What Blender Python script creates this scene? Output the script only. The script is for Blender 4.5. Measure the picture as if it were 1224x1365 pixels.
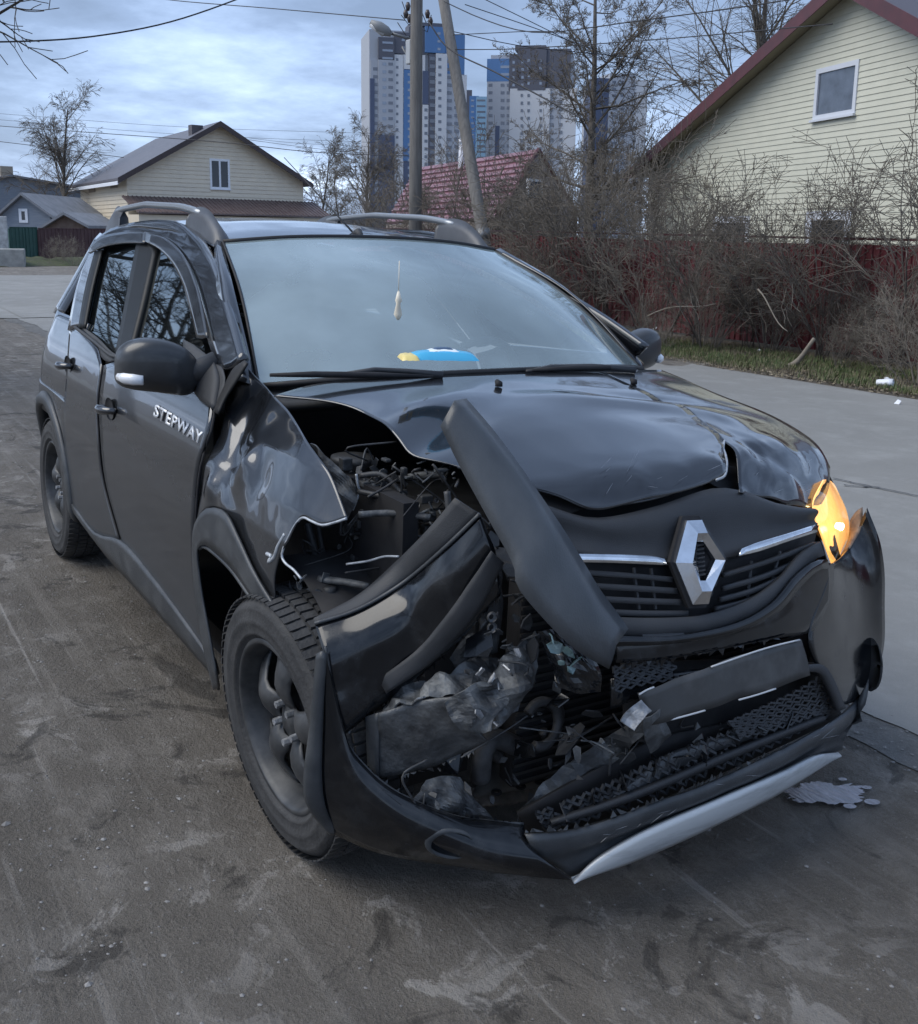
import bpy, bmesh, math, random
import numpy as np
from mathutils import Vector, Matrix, noise
R_ = math.radians
sc = bpy.context.scene
for o in list(bpy.data.objects): bpy.data.objects.remove(o)

# ------------------------------------------------------------------ camera
FF, PV = 1400.0, 595.0
CAM = np.array([2.30416537, -1.76415466, 1.52604438])
FW = np.array([-0.82836517, 0.52319295, -0.20020061])
RT = np.array([0.52691873, 0.84903824, 0.03860978])
UPV = np.array([-0.19017834, 0.07350645, 0.97899387])
# every upright thing far from the car stands along UG: the car is parked on a slight crossfall
UG = np.array([-0.01266, -0.02004, 1.0]); UG /= np.linalg.norm(UG)
RH = np.array([0.534, 0.8455, 0.0])
cam = bpy.data.cameras.new('camera'); camo = bpy.data.objects.new('camera', cam)
sc.collection.objects.link(camo); sc.camera = camo
camo.matrix_world = Matrix(((RT[0], UPV[0], -FW[0], CAM[0]), (RT[1], UPV[1], -FW[1], CAM[1]), (RT[2], UPV[2], -FW[2], CAM[2]), (0, 0, 0, 1)))
cam.sensor_fit = 'AUTO'; cam.sensor_width = 36.0
cam.lens = 36.0 * FF / 1365.0
cam.shift_y = -(682.5 - PV) / 1365.0
cam.clip_start = 0.05; cam.clip_end = 3000
sc.render.resolution_x = 918; sc.render.resolution_y = 1024

# ------------------------------------------------------------------ world
SUN_EL, SUN_AZ = R_(48), R_(200)
w = bpy.data.worlds.new('World'); sc.world = w; w.use_nodes = True
nt = w.node_tree; N = nt.nodes; L = nt.links; N.clear()
def wn(t, **k):
    n = N.new(t)
    for a, b in k.items(): setattr(n, a, b)
    return n
wo = wn('ShaderNodeOutputWorld'); bg = wn('ShaderNodeBackground'); bg.inputs[1].default_value = 0.1
sky = wn('ShaderNodeTexSky', sky_type='NISHITA', sun_disc=False, sun_elevation=SUN_EL, sun_rotation=SUN_AZ)
tc = wn('ShaderNodeTexCoord'); sep = wn('ShaderNodeSeparateXYZ'); L.new(tc.outputs['Generated'], sep.inputs[0])
def mth(op, a, b=None, clamp=False):
    n = wn('ShaderNodeMath', operation=op, use_clamp=clamp)
    for i, v in enumerate((a, b)):
        if v is None: continue
        if isinstance(v, (int, float)): n.inputs[i].default_value = v
        else: L.new(v, n.inputs[i])
    return n.outputs[0]
zz = mth('ADD', mth('MAXIMUM', sep.outputs[2], 0.0), 0.16)
comb = wn('ShaderNodeCombineXYZ'); L.new(mth('DIVIDE', sep.outputs[0], zz), comb.inputs[0]); L.new(mth('DIVIDE', sep.outputs[1], zz), comb.inputs[1])
comb.inputs[2].default_value = 3.3
n1 = wn('ShaderNodeTexNoise'); n1.inputs['Scale'].default_value = 0.62; n1.inputs['Detail'].default_value = 6; n1.inputs['Roughness'].default_value = 0.5; n1.inputs['Distortion'].default_value = 0.25
L.new(comb.outputs[0], n1.inputs['Vector'])
n2 = wn('ShaderNodeTexNoise'); n2.inputs['Scale'].default_value = 2.0; n2.inputs['Detail'].default_value = 9; n2.inputs['Roughness'].default_value = 0.6
L.new(comb.outputs[0], n2.inputs['Vector'])
hz = mth('MULTIPLY', mth('SUBTRACT', 0.20, sep.outputs[2], True), 0.40)
fac = mth('ADD', mth('ADD', mth('MULTIPLY', n1.outputs[0], 0.62), mth('MULTIPLY', n2.outputs[0], 0.38)), hz)
cr = wn('ShaderNodeValToRGB'); L.new(fac, cr.inputs[0])
e = cr.color_ramp.elements
e[0].position = 0.40; e[0].color = (0.82, 1.12, 1.72, 1)
e[1].position = 0.68; e[1].color = (3.7, 4.5, 5.7, 1)
for p, c in ((0.48, (1.10, 1.50, 2.30, 1)), (0.545, (1.65, 2.2, 3.25, 1)), (0.61, (2.35, 3.0, 4.2, 1))):
    x = e.new(p); x.color = c
mx = wn('ShaderNodeMix', data_type='RGBA'); mx.inputs[0].default_value = 0.93
L.new(sky.outputs[0], mx.inputs[6]); L.new(cr.outputs[0], mx.inputs[7])
L.new(mx.outputs[2], bg.inputs[0]); L.new(bg.outputs[0], wo.inputs[0])
sl = bpy.data.lights.new('sun', 'SUN'); sl.energy = 0.85; sl.angle = R_(50); sl.color = (1.0, 0.95, 0.86)
so = bpy.data.objects.new('sun', sl); sc.collection.objects.link(so)
sdir = Vector((math.sin(SUN_AZ) * math.cos(SUN_EL), math.cos(SUN_AZ) * math.cos(SUN_EL), math.sin(SUN_EL)))
so.rotation_euler = sdir.to_track_quat('Z', 'Y').to_euler()
sc.view_settings.view_transform = 'Standard'; sc.view_settings.look = 'None'
sc.view_settings.gamma = 1; sc.view_settings.exposure = 1.7; sc.view_settings.use_curve_mapping = False
sc.render.engine = 'CYCLES'

# ------------------------------------------------------------------ materials
MATS = {}
def mat(name, col, rough=0.6, metal=0.0, coat=0.0, coat_rough=0.05, noise_amt=0.0, noise_scale=8.0, col2=None, bump=0.0, bump_scale=60.0, spec=0.5, emit=None, estr=0.0, alpha=None, detail=6, stretch=None, lo=0.35, hi=0.65, rough2=None):
    if name in MATS: return MATS[name]
    m = bpy.data.materials.new(name); m.use_nodes = True
    t = m.node_tree; b = t.nodes['Principled BSDF']
    b.inputs['Base Color'].default_value = (*col, 1); b.inputs['Roughness'].default_value = rough
    b.inputs['Metallic'].default_value = metal; b.inputs['Coat Weight'].default_value = coat
    b.inputs['Coat Roughness'].default_value = coat_rough; b.inputs['Specular IOR Level'].default_value = spec
    if emit: b.inputs['Emission Color'].default_value = (*emit, 1); b.inputs['Emission Strength'].default_value = estr
    if alpha is not None: b.inputs['Alpha'].default_value = alpha
    tcn = t.nodes.new('ShaderNodeTexCoord'); src = tcn.outputs['Object']
    if stretch:
        mp = t.nodes.new('ShaderNodeMapping'); mp.inputs['Scale'].default_value = stretch
        t.links.new(src, mp.inputs[0]); src = mp.outputs[0]
    if col2 is not None:
        n = t.nodes.new('ShaderNodeTexNoise'); n.inputs['Scale'].default_value = noise_scale; n.inputs['Detail'].default_value = detail; n.inputs['Roughness'].default_value = 0.6
        t.links.new(src, n.inputs['Vector'])
        mr = t.nodes.new('ShaderNodeMapRange'); mr.inputs[1].default_value = lo; mr.inputs[2].default_value = hi
        t.links.new(n.outputs[0], mr.inputs[0])
        mxx = t.nodes.new('ShaderNodeMix'); mxx.data_type = 'RGBA'
        mxx.inputs[6].default_value = (*col, 1); mxx.inputs[7].default_value = (*col2, 1)
        t.links.new(mr.outputs[0], mxx.inputs[0]); t.links.new(mxx.outputs[2], b.inputs['Base Color'])
        if rough2 is not None:
            m2 = t.nodes.new('ShaderNodeMapRange'); m2.inputs[1].default_value = lo; m2.inputs[2].default_value = hi
            m2.inputs[3].default_value = rough; m2.inputs[4].default_value = rough2
            t.links.new(n.outputs[0], m2.inputs[0]); t.links.new(m2.outputs[0], b.inputs['Roughness'])
    if bump:
        n = t.nodes.new('ShaderNodeTexNoise'); n.inputs['Scale'].default_value = bump_scale; n.inputs['Detail'].default_value = 5
        t.links.new(src, n.inputs['Vector'])
        bp = t.nodes.new('ShaderNodeBump'); bp.inputs['Strength'].default_value = bump; bp.inputs['Distance'].default_value = 0.01
        t.links.new(n.outputs[0], bp.inputs['Height']); t.links.new(bp.outputs[0], b.inputs['Normal'])
    MATS[name] = m
    return m

def paint_mat():
    m = bpy.data.materials.new('black car paint with road dust'); m.use_nodes = True
    t = m.node_tree; b = t.nodes['Principled BSDF']; N_ = t.nodes; K = t.links
    tcn = N_.new('ShaderNodeTexCoord')
    sp = N_.new('ShaderNodeSeparateXYZ'); K.new(tcn.outputs['Object'], sp.inputs[0])
    n = N_.new('ShaderNodeTexNoise'); n.inputs['Scale'].default_value = 3.0; n.inputs['Detail'].default_value = 8; n.inputs['Roughness'].default_value = 0.65
    K.new(tcn.outputs['Object'], n.inputs['Vector'])
    mr = N_.new('ShaderNodeMapRange'); mr.inputs[1].default_value = 1.0; mr.inputs[2].default_value = 0.42; mr.inputs[3].default_value = 0.0; mr.inputs[4].default_value = 0.55
    K.new(sp.outputs[2], mr.inputs[0])
    a = N_.new('ShaderNodeMath'); a.operation = 'MULTIPLY_ADD'; K.new(n.outputs[0], a.inputs[0]); a.inputs[1].default_value = 0.45; K.new(mr.outputs[0], a.inputs[2])
    c = N_.new('ShaderNodeMath'); c.operation = 'SUBTRACT'; c.use_clamp = True; K.new(a.outputs[0], c.inputs[0]); c.inputs[1].default_value = 0.17
    mxx = N_.new('ShaderNodeMix'); mxx.data_type = 'RGBA'
    mxx.inputs[6].default_value = (0.022, 0.025, 0.031, 1); mxx.inputs[7].default_value = (0.088, 0.092, 0.098, 1); b.inputs['Metallic'].default_value = 0.5
    K.new(c.outputs[0], mxx.inputs[0]); K.new(mxx.outputs[2], b.inputs['Base Color'])
    m2 = N_.new('ShaderNodeMapRange'); m2.inputs[3].default_value = 0.16; m2.inputs[4].default_value = 0.62
    K.new(c.outputs[0], m2.inputs[0]); K.new(m2.outputs[0], b.inputs['Roughness'])
    cw = N_.new('ShaderNodeMapRange'); cw.inputs[3].default_value = 1.0; cw.inputs[4].default_value = 0.15; cw.inputs[2].default_value = 0.7
    K.new(c.outputs[0], cw.inputs[0]); K.new(cw.outputs[0], b.inputs['Coat Weight'])
    b.inputs['Coat Roughness'].default_value = 0.04
    sc_ = N_.new('ShaderNodeTexNoise'); sc_.inputs['Scale'].default_value = 240; sc_.inputs['Detail'].default_value = 2
    K.new(tcn.outputs['Object'], sc_.inputs['Vector'])
    bp = N_.new('ShaderNodeBump'); bp.inputs['Strength'].default_value = 0.03; bp.inputs['Distance'].default_value = 0.002
    K.new(sc_.outputs[0], bp.inputs['Height']); K.new(bp.outputs[0], b.inputs['Normal'])
    return m
PAINT = paint_mat()
def glass_mat(name, tint, refl, dust, dust_sheen_col=(0.30, 0.38, 0.44)):
    m = bpy.data.materials.new(name); m.use_nodes = True
    t = m.node_tree; t.nodes.clear(); A = t.nodes.new; K = t.links.new
    out = A('ShaderNodeOutputMaterial'); tr = A('ShaderNodeBsdfTransparent'); tr.inputs[0].default_value = (*tint, 1)
    gl = A('ShaderNodeBsdfGlossy'); gl.inputs['Roughness'].default_value = 0.02; gl.inputs[0].default_value = (0.9, 0.98, 1, 1)
    df = A('ShaderNodeBsdfDiffuse'); df.inputs[0].default_value = (*dust_sheen_col, 1)  # diffuse film: dust, with sky sheen mixed into its colour
    tcn = A('ShaderNodeTexCoord'); n = A('ShaderNodeTexNoise'); n.inputs['Scale'].default_value = 2.2; n.inputs['Detail'].default_value = 9; K(tcn.outputs['Object'], n.inputs['Vector'])
    mr = A('ShaderNodeMapRange'); mr.inputs[1].default_value = 0.3; mr.inputs[2].default_value = 0.7; mr.inputs[3].default_value = dust * 0.7; mr.inputs[4].default_value = dust * 1.3; K(n.outputs[0], mr.inputs[0])
    fr = A('ShaderNodeFresnel'); fr.inputs[0].default_value = refl
    m1 = A('ShaderNodeMixShader'); K(mr.outputs[0], m1.inputs[0]); K(tr.outputs[0], m1.inputs[1]); K(df.outputs[0], m1.inputs[2])
    m2 = A('ShaderNodeMixShader'); K(fr.outputs[0], m2.inputs[0]); K(m1.outputs[0], m2.inputs[1]); K(gl.outputs[0], m2.inputs[2])
    K(m2.outputs[0], out.inputs[0])
    return m
WSCREEN = glass_mat('windscreen glass', (0.70, 0.80, 0.82), 2.1, 0.42, (0.44, 0.54, 0.56))  # heavy pale blue film: some dust, mostly reflected sky painted as colour
SGLASS = glass_mat('tinted side glass', (0.16, 0.19, 0.19), 2.2, 0.012)
HLENS = glass_mat('clear lens', (0.9, 0.92, 0.92), 1.5, 0.05)
PLASTIC = mat('grained black plastic', (0.022, 0.024, 0.028), 0.5, noise_scale=5, col2=(0.042, 0.044, 0.048), bump=0.25, bump_scale=500, rough2=0.68)
GREYPL = mat('dusty grey plastic trim', (0.032, 0.036, 0.041), 0.40, noise_scale=9, col2=(0.072, 0.077, 0.082), bump=0.15, bump_scale=400, lo=.42, hi=.75)
GLOSS = mat('glossy black plastic', (0.006, 0.007, 0.009), 0.14, coat=0.35, spec=.35, noise_scale=14, col2=(0.026, 0.028, 0.031), rough2=0.42, lo=.5, hi=.8)
DARK = mat('dark cavity plastic', (0.006, 0.006, 0.008), 0.75, noise_scale=20, col2=(0.014, 0.014, 0.016))
METAL = mat('crumpled dusty metal', (0.045, 0.048, 0.052), 0.58, metal=0.3, noise_scale=13, col2=(0.21, 0.22, 0.225), bump=0.5, bump_scale=45, lo=.45, hi=.75)
METAL2 = mat('scraped bare steel', (0.16, 0.17, 0.18), 0.5, metal=0.6, noise_scale=30, col2=(0.42, 0.43, 0.45), bump=0.4, bump_scale=80)
CHROME = mat('chrome', (0.82, 0.84, 0.87), 0.09, metal=1.0, noise_scale=20, col2=(0.6, 0.62, 0.65), rough2=0.22)
SILVER = mat('scuffed silver plastic', (0.50, 0.52, 0.53), 0.4, metal=0.25, noise_scale=18, col2=(0.30, 0.31, 0.32), lo=.5, hi=.75, stretch=(1, 0.3, 2))
RUBBER = mat('tyre rubber', (0.018, 0.019, 0.021), 0.75, noise_scale=7, col2=(0.045, 0.045, 0.046), bump=0.3, bump_scale=90)
STEELW = mat('dark dusty steel rim', (0.026, 0.029, 0.033), 0.45, metal=0.3, noise_scale=14, col2=(0.075, 0.077, 0.08))
SEAT = mat('dark seat fabric', (0.13, 0.135, 0.14), 0.9, bump=0.3, bump_scale=200)
AMBER = mat('amber lit reflector', (0.75, 0.42, 0.14), 0.25, metal=0.4, noise_scale=16, col2=(0.95, 0.75, 0.42), emit=(1.0, 0.46, 0.12), estr=0.42)
WHITEP = mat('white paint', (0.72, 0.74, 0.78), 0.45)

# ------------------------------------------------------------------ object helpers
COL = sc.collection
def link(o): COL.objects.link(o); return o
def mesh(name, V, F, m=None, parent=None, smooth=True, loc=None):
    me = bpy.data.meshes.new(name)
    me.from_pydata([tuple(map(float, v)) for v in V], [], [tuple(map(int, f)) for f in F])
    if smooth: me.polygons.foreach_set('use_smooth', [True] * len(me.polygons))
    if m:
        for x in (m if isinstance(m, (list, tuple)) else [m]): me.materials.append(x)
    me.update()
    o = link(bpy.data.objects.new(name, me))
    if parent: o.parent = parent
    if loc is not None: o.location = loc
    return o
def tag(o, label=None, cat=None, group=None, kind=None):
    if label: o['label'] = label
    if cat: o['category'] = cat
    if group: o['group'] = group
    if kind: o['kind'] = kind
    return o
def empty(name, loc=(0, 0, 0), mw=None):
    o = link(bpy.data.objects.new(name, None)); o.empty_display_size = 0.2
    if mw is not None: o.matrix_world = mw
    else: o.location = loc
    return o
def upright(p, yaw=0.0):   # matrix whose z axis is plumb
    z = Vector(UG); x = Vector((math.cos(yaw), math.sin(yaw), 0)); x = (x - z * x.dot(z)).normalized(); y = z.cross(x)
    return Matrix(((x[0], y[0], z[0], p[0]), (x[1], y[1], z[1], p[1]), (x[2], y[2], z[2], p[2]), (0, 0, 0, 1)))
class MB:
    def __init__(s): s.V = []; s.F = []
    def add(s, V, F):
        b = len(s.V); s.V += [tuple(v) for v in V]; s.F += [tuple(i + b for i in f) for f in F]
    def box(s, x0, x1, y0, y1, z0, z1):
        s.add([(x0, y0, z0), (x1, y0, z0), (x1, y1, z0), (x0, y1, z0), (x0, y0, z1), (x1, y0, z1), (x1, y1, z1), (x0, y1, z1)],
              [(0, 3, 2, 1), (4, 5, 6, 7), (0, 1, 5, 4), (1, 2, 6, 5), (2, 3, 7, 6), (3, 0, 4, 7)])
    def prism(s, poly, off):   # polygon (3-D, planar-ish) extruded by vector off
        n = len(poly); P = [np.array(p, float) for p in poly]; Q = [p + np.array(off) for p in P]
        s.add(P + Q, [tuple(range(n))[::-1], tuple(range(n, 2 * n))] + [(i, (i + 1) % n, n + (i + 1) % n, n + i) for i in range(n)])
    def tube(s, pts, r, k=8, cap=True):
        P = [np.array(p, float) for p in pts]; n = len(P)
        rr = r if isinstance(r, (list, tuple, np.ndarray)) else [r] * n
        rings = []; ref = np.array([0.13, 0.31, 0.94])
        for i in range(n):
            t = P[min(i + 1, n - 1)] - P[max(i - 1, 0)]; t = t / (np.linalg.norm(t) + 1e-9)
            a = np.cross(t, ref)
            if np.linalg.norm(a) < 0.15: a = np.cross(t, [1, 0, 0.1])
            a /= np.linalg.norm(a); b = np.cross(t, a)
            rings.append([P[i] + rr[i] * (a * math.cos(2 * math.pi * j / k) + b * math.sin(2 * math.pi * j / k)) for j in range(k)])
        V = [v for g in rings for v in g]; F = []
        for i in range(n - 1):
            for j in range(k): F.append((i * k + j, i * k + (j + 1) % k, (i + 1) * k + (j + 1) % k, (i + 1) * k + j))
        if cap: F.append(tuple(range(k))[::-1]); F.append(tuple((n - 1) * k + j for j in range(k)))
        s.add(V, F)
    def build(s, name, m=None, parent=None, smooth=False, bevel=0.0):
        o = mesh(name, s.V, s.F, m, parent, smooth)
        if bevel:
            bv = o.modifiers.new('b', 'BEVEL'); bv.width = bevel; bv.segments = 2; bv.limit_method = 'ANGLE'
        return o

# ------------------------------------------------------------------ sight lines: turn a feature's direction into its place on a known surface
def ray(px, py): return FW + RT * (px - 612) / FF - UPV * (py - PV) / FF
def AX(k, px, py, v):
    D = ray(px, py); return CAM + D * ((v - CAM[k]) / D[k])
def X(px, py, v): return AX(0, px, py, v)
def Y(px, py, v): return AX(1, px, py, v)
def Z(px, py, v): return AX(2, px, py, v)
def AT(px, py, depth): return CAM + ray(px, py) * depth
def ONP(px, py, P, n):
    D = ray(px, py); return CAM + D * (np.dot(P - CAM, n) / np.dot(D, n))
def solve(g, px, py, t0=0.8, t1=7.5, n=160):
    D = ray(px, py); ts = np.linspace(t0, t1, n); prev = None; best = None
    for t in ts:
        v = g(CAM + D * t)
        if best is None or abs(v) < best[0]: best = (abs(v), t)
        if prev is not None and prev[0] > 0 >= v:
            a, b = prev[1], t
            for _ in range(24):
                m_ = (a + b) / 2
                if g(CAM + D * m_) > 0: a = m_
                else: b = m_
            return CAM + D * a
        prev = (v, t)
    return CAM + D * best[1]
SZ = [.18, .30, .45, .70, .88, .98, 1.06, 1.25, 1.40, 1.50]; SY = [.80, .845, .855, .865, .85, .825, .79, .70, .62, .55]
def side(x, z):
    b = float(np.interp(z, SZ, SY))
    if x < -2.7: b -= .30 * ((-2.7 - x) / .6) ** 2
    if x > 0: b -= .25 * (x / .65) ** 2
    return b
def gside(off=0.0): return lambda p: (-p[1]) - side(p[0], p[2]) - off if True else 0
def ghood(off=0.0): return lambda p: p[2] - hood_z(p[0], p[1]) - off
def hood_z(x, y):
    u = x + .4; z = 1.13 - .02 * u - .12 * u * u - (.03 + .07 * (max(0, u) / .8) ** 2) * (y / .68) ** 2
    xr = .50 - .30 * y * y - (0.06 if y > .15 else 0)
    if x > xr: z -= 5.0 * (x - xr) ** 2
    return z
CZ = [.05, .30, .50, .65, .80, .95]; CX = [.70, .74, .75, .72, .68, .60]
def front_x(y, z):
    x = float(np.interp(z, CZ, CX)) - .34 * y * y
    if abs(y) > .6: x -= (5.0 if y < 0 else 1.5) * (abs(y) - .6) ** 2
    return x
def gfront(off=0.0): return lambda p: p[0] - front_x(p[1], p[2]) - off
# ------------------------------------------------------------------ curves and patches
def resample(pts, n, sharp=False):
    P = np.array(pts, float)
    if not sharp and len(P) > 2:
        Q = [P[0]]; m_ = 8
        E = np.vstack([2 * P[0] - P[1], P, 2 * P[-1] - P[-2]])
        for i in range(1, len(E) - 2):
            a, b, c, d = E[i - 1], E[i], E[i + 1], E[i + 2]
            lb = np.linalg.norm(c - b); m1 = (c - a) / 2; m2 = (d - b) / 2
            for v in (m1, m2):
                l = np.linalg.norm(v)
                if l > lb * 1.3: v *= lb * 1.3 / l
            for k in range(1, m_ + 1):
                t = k / m_
                h = (2 * t**3 - 3 * t**2 + 1) * b + (t**3 - 2 * t**2 + t) * m1 + (-2 * t**3 + 3 * t**2) * c + (t**3 - t**2) * m2
                Q.append(h)
        P = np.array(Q)
    s = np.r_[0, np.cumsum(np.linalg.norm(np.diff(P, axis=0), axis=1))]; s /= s[-1]
    u = np.linspace(0, 1, n)
    return np.array([np.interp(u, s, P[:, k]) for k in range(P.shape[1])]).T
def coons(top, right, bottom, left, nu, nv, sharp=False):
    T, B = resample(top, nu, sharp), resample(bottom, nu, sharp); Lf, Rr = resample(left, nv, sharp), resample(right, nv, sharp)
    G = np.zeros((nv, nu, T.shape[1]))
    for j in range(nv):
        v = j / (nv - 1)
        for i in range(nu):
            u = i / (nu - 1)
            G[j, i] = (1 - v) * T[i] + v * B[i] + (1 - u) * Lf[j] + u * Rr[j] - ((1 - u) * (1 - v) * T[0] + u * (1 - v) * T[-1] + (1 - u) * v * B[0] + u * v * B[-1])
    return G
def grid_faces(nv, nu, b=0): return [(b + j * nu + i, b + (j + 1) * nu + i, b + (j + 1) * nu + i + 1, b + j * nu + i + 1) for j in range(nv - 1) for i in range(nu - 1)]
def grid_obj(name, Gs, m, parent, thick=0.004, disp=None, smooth=True, away=None, dirv=None):
    if not isinstance(Gs, list): Gs = [Gs]
    V = []; F = []
    for G in Gs:
        nv, nu, _ = G.shape
        du = np.gradient(G, axis=1); dv = np.gradient(G, axis=0); nn = np.cross(dv, du); nn /= (np.linalg.norm(nn, axis=2, keepdims=True) + 1e-12)
        ref = CAM if away is None else np.array(away)
        c = G.reshape(-1, 3).mean(0); flip = np.sum((ref - c) * nn.reshape(-1, 3).mean(0)) < 0
        if flip: nn = -nn
        if disp is not None:
            G = G.copy()
            for j in range(nv):
                for i in range(nu): G[j, i] += (nn[j, i] if dirv is None else np.array(dirv)) * disp(G[j, i], i / (nu - 1), j / (nv - 1))
        f = grid_faces(nv, nu, len(V)); V += list(G.reshape(-1, 3)); F += [q[::-1] for q in f] if flip else f
    o = mesh(name, V, F, m, parent, smooth)
    if thick:
        s = o.modifiers.new('thickness', 'SOLIDIFY'); s.thickness = thick; s.offset = -1
    return o
def pxpanel(name, top, right, bottom, left, g, m, parent, nu=14, nv=14, thick=0.004, disp=None, sharp=False):
    C2 = coons(top, right, bottom, left, nu, nv, sharp)
    G = np.array([[solve(g, *C2[j, i]) for i in range(nu)] for j in range(nv)])
    return grid_obj(name, G, m, parent, thick, disp)
def pxgrid(top, right, bottom, left, g, nu=14, nv=14, sharp=False):
    C2 = coons(top, right, bottom, left, nu, nv, sharp)
    return np.array([[solve(g, *C2[j, i]) for i in range(nu)] for j in range(nv)])
def mirror(o, name=None, parent=None, mats=True):
    me = o.data.copy()
    for v in me.vertices: v.co.y = -v.co.y
    me.flip_normals(); c = o.copy(); c.data = me; c.name = name or o.name.split('.')[0]; link(c)
    c.parent = parent or o.parent
    return c
def nz(p, s, seed=0.0): return noise.noise(Vector((float(p[0]) * s + seed, float(p[1]) * s + seed * 1.7, float(p[2]) * s)))
def lathe(profile, n=48, axis='y'):   # profile: (radius, offset along axis)
    V = []; F = []; k = len(profile)
    for i in range(n):
        a = 2 * math.pi * i / n
        for r, o in profile: V.append((r * math.cos(a), o, r * math.sin(a)))
    for i in range(n):
        for j in range(k - 1): F.append((i * k + j, i * k + j + 1, ((i + 1) % n) * k + j + 1, ((i + 1) % n) * k + j))
    return V, F

# ================================================================== GROUND
def gz(x, y):
    s = (x - CAM[0]) * RH[0] + (y - CAM[1]) * RH[1]
    return 0.0237 * (s - 2.6 if s > 2.6 else (s + 3.4 if s < -3.4 else 0.0))
def GP(px, py):   # where a sight line meets the ground
    D = ray(px, py); p = CAM + D * (-CAM[2] / D[2])
    for _ in range(12):
        z = gz(p[0], p[1]); p = CAM + D * ((z - CAM[2]) / D[2])
    return p
def ground_mat(name, c1, c2, c3, sc1, stones=0.0, bstr=0.5, rough=0.85, tracks=False, patch=None):
    m = bpy.data.materials.new(name); m.use_nodes = True
    t = m.node_tree; b = t.nodes['Principled BSDF']; A = t.nodes.new; K = t.links.new
    tcn = A('ShaderNodeTexCoord'); P = tcn.outputs['Object']
    def nzn(s, d=8, r=0.6, vec=P, dist=0.0):
        n = A('ShaderNodeTexNoise'); n.inputs['Scale'].default_value = s; n.inputs['Detail'].default_value = d; n.inputs['Roughness'].default_value = r; n.inputs['Distortion'].default_value = dist
        K(vec, n.inputs['Vector']); return n.outputs[0]
    def ramp(v, a, b_):
        r = A('ShaderNodeMapRange'); r.inputs[1].default_value = a; r.inputs[2].default_value = b_; K(v, r.inputs[0]); return r.outputs[0]
    def mixc(f, a, b_):
        x = A('ShaderNodeMix'); x.data_type = 'RGBA'; K(f, x.inputs[0])
        for i, v in ((6, a), (7, b_)):
            if isinstance(v, tuple): x.inputs[i].default_value = (*v, 1)
            else: K(v, x.inputs[i])
        return x.outputs[2]
    def M(op, a, b_):
        n = A('ShaderNodeMath'); n.operation = op
        for i, v in enumerate((a, b_)):
            if isinstance(v, (int, float)): n.inputs[i].default_value = v
            else: K(v, n.inputs[i])
        return n.outputs[0]
    big = nzn(sc1, 9, 0.65, dist=0.4); mid = nzn(sc1 * 6, 8, 0.7); fine = nzn(90, 6, 0.7); vf = nzn(420, 3, 0.6)
    c = mixc(ramp(big, 0.38, 0.62), c1, c2)
    c = mixc(M('MULTIPLY', ramp(mid, 0.50, 0.72), 0.75), c, c3)
    if tracks:
        mp = A('ShaderNodeMapping'); mp.inputs['Scale'].default_value = (0.35, 9.0, 1); K(P, mp.inputs[0])
        tr = nzn(1.6, 6, 0.6, mp.outputs[0], 0.6)
        c = mixc(M('MULTIPLY', ramp(tr, 0.52, 0.70), 0.5), c, c3)
        c = mixc(M('MULTIPLY', ramp(tr, 0.45, 0.32), 0.35), c, c1)
    if stones:
        v = A('ShaderNodeTexVoronoi'); v.inputs['Scale'].default_value = 70; K(P, v.inputs['Vector'])
        st = M('MULTIPLY', ramp(v.outputs[0], 0.16, 0.08), M('GREATER_THAN', nzn(33, 3), 0.60))
        c = mixc(M('MULTIPLY', st, stones), c, (0.34, 0.33, 0.32))
    c = mixc(M('MULTIPLY', ramp(fine, 0.30, 0.70), 0.5), c, mixc(ramp(vf, .35, .65), tuple(x * 0.55 for x in c1), tuple(min(1, x * 1.35) for x in c3)))
    K(c, b.inputs['Base Color']); b.inputs['Specular IOR Level'].default_value = 0.3
    rr = A('ShaderNodeMapRange'); rr.inputs[1].default_value = .35; rr.inputs[2].default_value = .65; rr.inputs[3].default_value = rough; rr.inputs[4].default_value = rough - .18; K(mid, rr.inputs[0]); K(rr.outputs[0], b.inputs['Roughness'])
    if tracks:
        fl = nzn(5.5, 12, 0.72, dist=0.8); fm = M('MULTIPLY', ramp(fl, 0.555, 0.60), ramp(nzn(0.8, 4), 0.42, 0.58)); fm = M('MULTIPLY', fm, 0.80)
        c = mixc(fm, c, (0.33, 0.31, 0.285))
        mp2 = A('ShaderNodeMapping'); mp2.inputs['Scale'].default_value = (0.25, 24.0, 1); K(P, mp2.inputs[0])
        c = mixc(M('MULTIPLY', M('MULTIPLY', ramp(nzn(1.0, 5, 0.6, mp2.outputs[0], 0.4), 0.60, 0.68), ramp(nzn(2.0, 5), .42, .6)), 0.75), c, (0.32, 0.30, 0.275))
        dk = nzn(3.2, 10, 0.7, dist=1.0); c = mixc(M('MULTIPLY', ramp(dk, 0.57, 0.63), 0.75), c, (0.048, 0.043, 0.038))
        K(c, b.inputs['Base Color'])
    h = M('ADD', M('ADD', M('MULTIPLY', big, 1.2), M('MULTIPLY', mid, 0.9)), M('ADD', M('MULTIPLY', fine, 0.45), M('MULTIPLY', vf, 0.12)))
    bp = A('ShaderNodeBump'); bp.inputs['Strength'].default_value = bstr; bp.inputs['Distance'].default_value = 0.03
    K(h, bp.inputs['Height']); K(bp.outputs[0], b.inputs['Normal'])
    return m
DIRT = ground_mat('packed grey dirt', (0.096, 0.084, 0.070), (0.152, 0.136, 0.117), (0.262, 0.240, 0.212), 0.9, stones=0.7, bstr=1.0, tracks=True)
FARD = ground_mat('far dull soil', (0.07, 0.068, 0.055), (0.10, 0.095, 0.08), (0.14, 0.13, 0.10), 0.3, bstr=0.4)
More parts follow.
